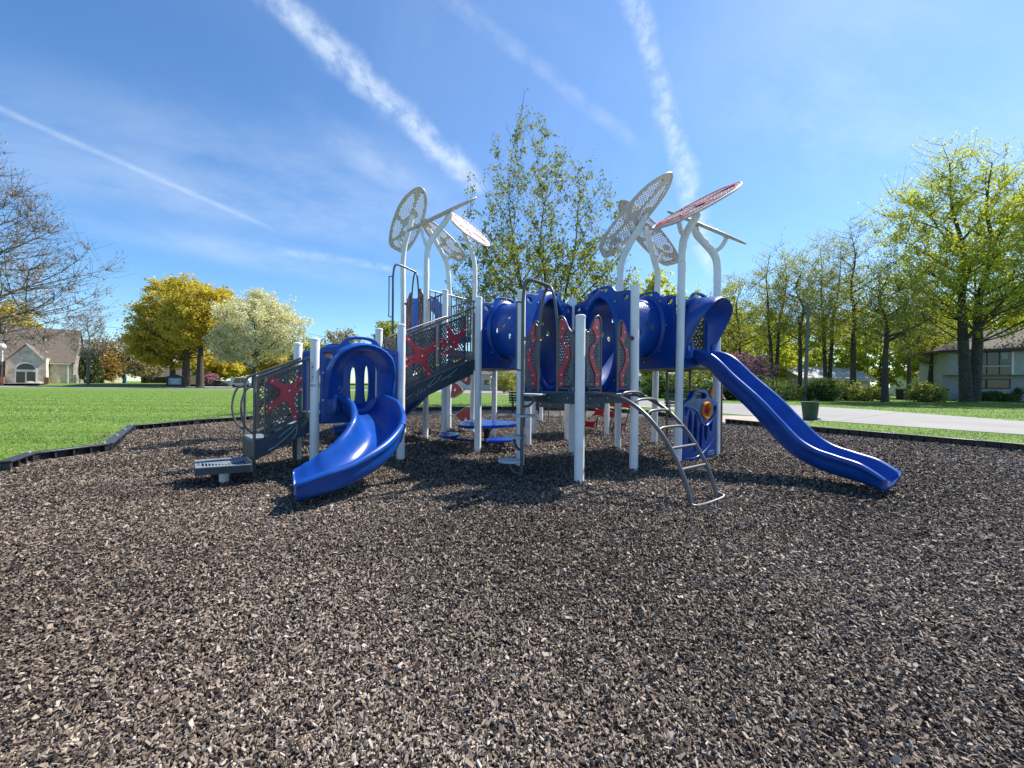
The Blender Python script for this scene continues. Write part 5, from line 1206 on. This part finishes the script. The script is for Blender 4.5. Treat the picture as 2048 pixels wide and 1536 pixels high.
q = Vector((ux(6, 88), 88, 0)); FP = empty('flag_pole', q); tag(FP, 'flag pole with a hanging red and white flag before the church', 'flag pole')
part('pole', 'white_trim', FP, lambda m: m.tube([(0, 0, 0), (0, 0, 14.5)], .06, 8))
part('flag', ['red_panel', 'white_trim', 'sign_blue'], FP, lambda m: [m.add([(.05 + .12 * math.sin(k), 0, 13 - k * .42), (.75 + .15 * math.sin(k * 1.7), .15, 12.7 - k * .42), (.75 + .15 * math.sin((k + 1) * 1.7), .15, 12.28 - k * .42), (.05 + .12 * math.sin(k + 1), 0, 12.58 - k * .42)], [(0, 1, 2, 3)], k % 2 if k > 1 else 2) for k in range(8)])
# church sign, parking sign
q = Vector((ux(351, 82.5), 82.5, 0)); SG_ = empty('sign_board', q, R(10)); tag(SG_, 'brown peaked sign board with a pale panel under the olive tree', 'sign')
part('frame', 'wood_dark', SG_, lambda m: m.hull_poly([(-1.75, 0, 0), (1.75, 0, 0), (1.75, 0, 2.2), (0, 0, 2.75), (-1.75, 0, 2.2)], (0, .35, 0)))
pn = part('panel', 'sign_pale', SG_, lambda m: m.box((-.1, -.02, 1.25), (2.4, .06, 1.4)))
part('lettering', 'white_trim', pn, lambda m: [m.box((-.1 + (k % 2) * .08, -.055, 1.68 - .22 * k), (1.7 - .3 * (k % 3), .012, .07)) for k in range(5)])
q = Vector((ux(250, 86), 86, 0)); HS = empty('parking_sign', q); tag(HS, 'small blue parking sign on a post by the far street', 'sign')
part('post', 'steel', HS, lambda m: m.tube([(0, 0, 0), (0, 0, 1.7)], .04, 6))
pl_ = part('plate', 'sign_blue', HS, lambda m: m.box((0, -.05, 1.5), (.72, .03, .95)))
part('symbol', 'white_trim', pl_, lambda m: (m.tube([(.0, -.075, 1.75), (.0, -.075, 1.5), (.14, -.075, 1.48), (.2, -.075, 1.3)], .025, 5), m.tube([(.1 * math.cos(a) - .03, -.075, 1.38 + .1 * math.sin(a)) for a in np.linspace(2, 6.2, 8)], .02, 5), m.lathe([(.04, -.02), (.04, .02)], (0, -.07, 1.83), 8)))
# cars far left
def car(u, D, matn, label, L=4.4, H=1.45, van=False):
    o = empty('parked_car', (ux(u, D), D, .02), R(random.uniform(-8, 8))); tag(o, label, 'car', 'cars parked beyond the olive tree')
    pr_ = [(-L / 2, .3), (-L / 2, .85), (-L * .36, .95), (-L * .24, H), (L * .18, H), (L * .32, .95), (L / 2, .82), (L / 2, .3)] if not van else [(-L / 2, .3), (-L / 2, 1.0), (-L * .42, H), (L * .3, H), (L * .42, 1.05), (L / 2, .95), (L / 2, .3)]
    part('body', matn, o, lambda m: m.hull_poly([(x, -.85, z) for x, z in pr_], (0, 1.7, 0)), bevel=.06)
    part('window', 'window_glass', o, lambda m: (m.hull_poly([(x, -.858, z) for x, z in ((-L * .33, .96), (-L * .23, H - .1), (-.05, H - .1), (-.05, .96))], (0, .01, 0)), m.hull_poly([(x, -.858, z) for x, z in ((.05, .96), (.05, H - .1), (L * .17, H - .1), (L * .28, .96))], (0, .01, 0))))
    for s_ in (-1, 1):
        part('wheel', 'black', o, lambda m: m.lathe([(.33, -.9), (.33, .9)], (s_ * L * .31, 0, .33), 16, 0, Matrix.Rotation(R(90), 3, 'X')))
car(443, 96, 'car_dark', 'dark car parked left of the other far cars'); car(462, 100, 'car_silver', 'silver car parked between the dark car and the van'); car(486, 88, 'car_silver', 'pale van parked beside the stair rail', 5, 2.2, True)

# ------------------------------------------------------------------ houses
HO = empty('house', (ux(1893, 41), 41, 0), R(-30)); tag(HO, 'grey split level house with a hip roof and overhanging upper floor at the right', 'house')
def hw(m):
    m.box((11, 4, 1.3), (22, 6, 2.7)); m.box((3.35, 3.3, 3.9), (6.7, 7.4, 2.5)); m.box((14.6, 4.4, 3.9), (15.4, 5.2, 2.5))
part('wall', 'siding', HO, hw)
part('roof', 'roof_grey', HO, lambda m: (m.hull_poly([(-.9, -1.1, 5.1), (23, -1.1, 5.1), (18.5, 3.4, 7.6), (4.6, 3.4, 7.6)], (0, 0, .16)), m.hull_poly([(-.9, 7.9, 5.1), (-.9, -1.1, 5.1), (4.6, 3.4, 7.6)], (0, 0, .16))))
part('roof_vent', 'black', HO, lambda m: m.box((7.4, 2.6, 7.55), (.6, .5, .5)))
part('fascia', 'wood_dark', HO, lambda m: m.box((11, -1.13, 5.1), (23.9, .06, .26))); part('fascia', 'wood_dark', HO, lambda m: m.box((-.9, 3.4, 5.1), (.06, 9, .26))); part('soffit', 'siding', HO, lambda m: m.box((11, .9, 5.16), (23.5, 3.9, .05)))
for bx in (((.95, -.43, 3.9), (.14, .08, 2.45)), ((4.45, -.43, 3.9), (.14, .08, 2.45)), ((6.73, -.2, 3.6), (.14, .5, 1.9))): part('trim', 'white_trim', HO, lambda m: m.box(*bx))
wn_ = part('window', 'wood_dark', HO, lambda m: m.box((2.7, -.42, 3.9), (3.36, .05, 2.4)))
for k in range(4):
    for z_, h_ in ((4.32, 1.3), (3.1, .75)): part('pane', 'window_glass', wn_, lambda m: m.box((1.42 + k * .855, -.455, z_), (.76, .03, h_)))
part('mullion', 'white_trim', wn_, lambda m: m.box((2.7, -.46, 3.55), (3.3, .06, .09)))
for k in range(2): part('curtain', 'curtain', wn_, lambda m: m.box((1.5 + k * 2.4, -.475, 4.6), (.42, .02, .7)))
w2 = part('window', 'wood_dark', HO, lambda m: m.box((3.2, .97, 1.75), (3.4, .08, 1.0)))
for k in range(2): part('pane', 'window_glass', w2, lambda m: m.box((2.38 + k * 1.65, .92, 1.75), (1.5, .04, .84)))
part('porch_step', 'concrete', HO, lambda m: m.box((9, .3, .35), (4.0, 1.4, .7)))
ew = part('window', 'white_trim', HO, lambda m: m.box((8.7, 1.72, 3.0), (1.3, .12, 2.6)))
for z_, h_ in ((3.55, 1.1), (2.4, 1.0)): part('pane', 'curtain', ew, lambda m: m.box((8.7, 1.64, z_), (1.1, .05, h_)))
part('door', 'sign_pale', HO, lambda m: m.box((7.45, 1.72, 2.7), (.9, .1, 2.2)))
def cottage(u, D, w, d, ze, zr, wallm, roofm, label, rz=0, wins=((-.25, 1.4),), axis='x', name='house'):
    o = empty(name, (ux(u, D), D, 0), R(rz)); tag(o, label, 'house')
    if axis == 'x': part('wall', wallm, o, lambda m: (m.box((0, d / 2, ze / 2), (w, d, ze)), m.hull_poly([(-w / 2, 0, ze), (-w / 2, d, ze), (-w / 2, d / 2, zr)], (w, 0, 0))))
    else: part('wall', wallm, o, lambda m: (m.box((0, d / 2, ze / 2), (w, d, ze)), m.hull_poly([(-w / 2, 0, ze), (w / 2, 0, ze), (0, 0, zr)], (0, d, 0))))
    part('roof', roofm, o, lambda m: gable(m, -w / 2, w / 2, 0, d, ze + .05, zr + .05, axis, .18, .45))
    part('gutter', 'white_trim', o, lambda m: m.box((0, -.62, ze - .28), (w + .9, .12, .16)))
    for fx, wz in wins:
        f_ = part('window', 'white_trim', o, lambda m: m.box((fx * w, -.03, wz), (1.4, .06, 1.3))); part('pane', 'window_glass', f_, lambda m: m.box((fx * w, -.07, wz), (1.16, .04, 1.06)))
    return o
cottage(938, 82, 9, 8, 3.3, 5.6, 'white_wall', 'roof_brown', 'white walled house with a brown roof seen under the middle deck', 0, ((.42, 1.6),))
cottage(897, 86, 8, 8, 2.9, 5.0, 'tan_wall', 'roof_grey', 'low grey roofed house under the long stair, left of the white house', 0, ((-.2, 1.4), (.25, 1.4)))
cottage(1035, 72, 8, 8, 3.2, 5.4, 'brick', 'roof_brown', 'brick house behind the pole climber', 0, ((.15, 1.6),))
cottage(1300, 68, 9, 8, 3.0, 5.2, 'white_wall', 'pale_roof', 'pale house behind the bench with black arms', 8, ((-.2, 1.5), (.25, 1.5)))
cottage(1597, 66, 5, 8, 2.8, 4.8, 'white_wall', 'pale_roof', 'small white house with a pale roof left of the utility pole', 0, ((-.1, 1.5),), 'y')
cottage(1672, 62, 11, 8, 2.7, 4.4, 'tan_wall', 'pale_roof', 'low tan house behind the trunks right of the utility pole', 0, ((-.2, 1.4), (.2, 1.4)))
cottage(1880, 68, 6, 6, 2.6, 4.2, 'white_wall', 'pale_roof', 'pale shed between the wood and the grey house', 0, ())
cottage(190, 120, 6, 6, 2.6, 4.4, 'tan_wall', 'brick', 'tiny far house with a reddish roof left of the blue sign', 0, ())
cottage(330, 128, 16, 8, 3.0, 6.0, 'wood_dark', 'roof_grey', 'far grey roofed house behind the sign board', 0, ())
# utility poles and wire
def upole(u, D, h, label, cross=True, r_=.14):
    o = empty('utility_pole', (ux(u, D), D, 0)); tag(o, label, 'utility pole')
    part('pole', 'pole_wood', o, lambda m: m.tube([(0, 0, 0), (.25, 0, h)], [r_, r_ * .75], 10))
    if cross: part('cross_arm', 'pole_wood', o, lambda m: m.box((.25, 0, h - .6), (2.2, .12, .12)))
    return o
upole(1610, 35, 8.6, 'weathered wooden utility pole among the wood trees behind the green bin', False, .16)
upole(605, 96, 17, 'distant utility pole at the right edge of the blossoming tree')
def wire(pts, label):
    o = MB(); o.tube(smooth(pts, 6), .035, 5); o = o.build('power_line', 'black'); tag(o, label, 'power line'); return o
wire([W(-60, 630, 78), W(120, 646, 80), W(300, 660, 83), W(450, 663, 90), W(605, 648, 96)], 'thin dark power line crossing from the church towards the blossoming tree')
wire([W(605, 665, 96), W(700, 680, 92), W(900, 690, 90), W(1100, 680, 88)], 'thin dark power line behind the play structure')
# chain link fence and dark bin by the wood
FN = empty('wire_fence', (0, 0, 0)); tag(FN, 'grey wire fence behind the lone straight trunk', 'fence')
part('post', 'steel', FN, lambda m: [m.tube([(ux(u, 42), 42, 0), (ux(u, 42), 42, 1.25)], .035, 6) for u in range(1738, 1850, 14)])
part('rail', 'steel', FN, lambda m: (m.tube([(ux(1738, 42), 42, 1.22), (ux(1846, 42), 42, 1.22)], .025, 6),))
part('mesh', 'steel', FN, lambda m: [m.tube([(ux(1738, 42) + k * .14, 42, .05 if k % 2 else 1.2), (ux(1738, 42) + (k + 1) * .14, 42, 1.2 if k % 2 else .05)], .006, 3, 0, False) for k in range(42)])
UB = empty('dark_bin', (ux(1809, 41), 41, 0)); tag(UB, 'dark square bin standing before the wire fence', 'bin')
part('body', 'black', UB, lambda m: m.hull_poly([(-.5, -.4, 0), (.5, -.4, 0), (.58, -.4, 1.05), (-.58, -.4, 1.05)], (0, .8, 0)), bevel=.04); part('lid', 'black', UB, lambda m: m.box((0, 0, 1.1), (1.25, .9, .08)), bevel=.02)
UB2 = empty('wheeled_bin', (ux(1884, 40), 40, 0)); tag(UB2, 'dark green wheeled bin against the corner of the grey house', 'bin')
part('body', 'bin_green', UB2, lambda m: m.hull_poly([(-.3, -.3, .1), (.3, -.3, .1), (.36, -.3, 1.1), (-.36, -.3, 1.1)], (0, .65, 0)), bevel=.03); part('lid', 'bin_green', UB2, lambda m: m.box((0, .02, 1.15), (.8, .8, .08)), bevel=.02)
part('wheel', 'black', UB2, lambda m: m.lathe([(.13, -.34), (.13, .34)], (0, .32, .13), 12, 0, Matrix.Rotation(R(90), 3, 'Y')))
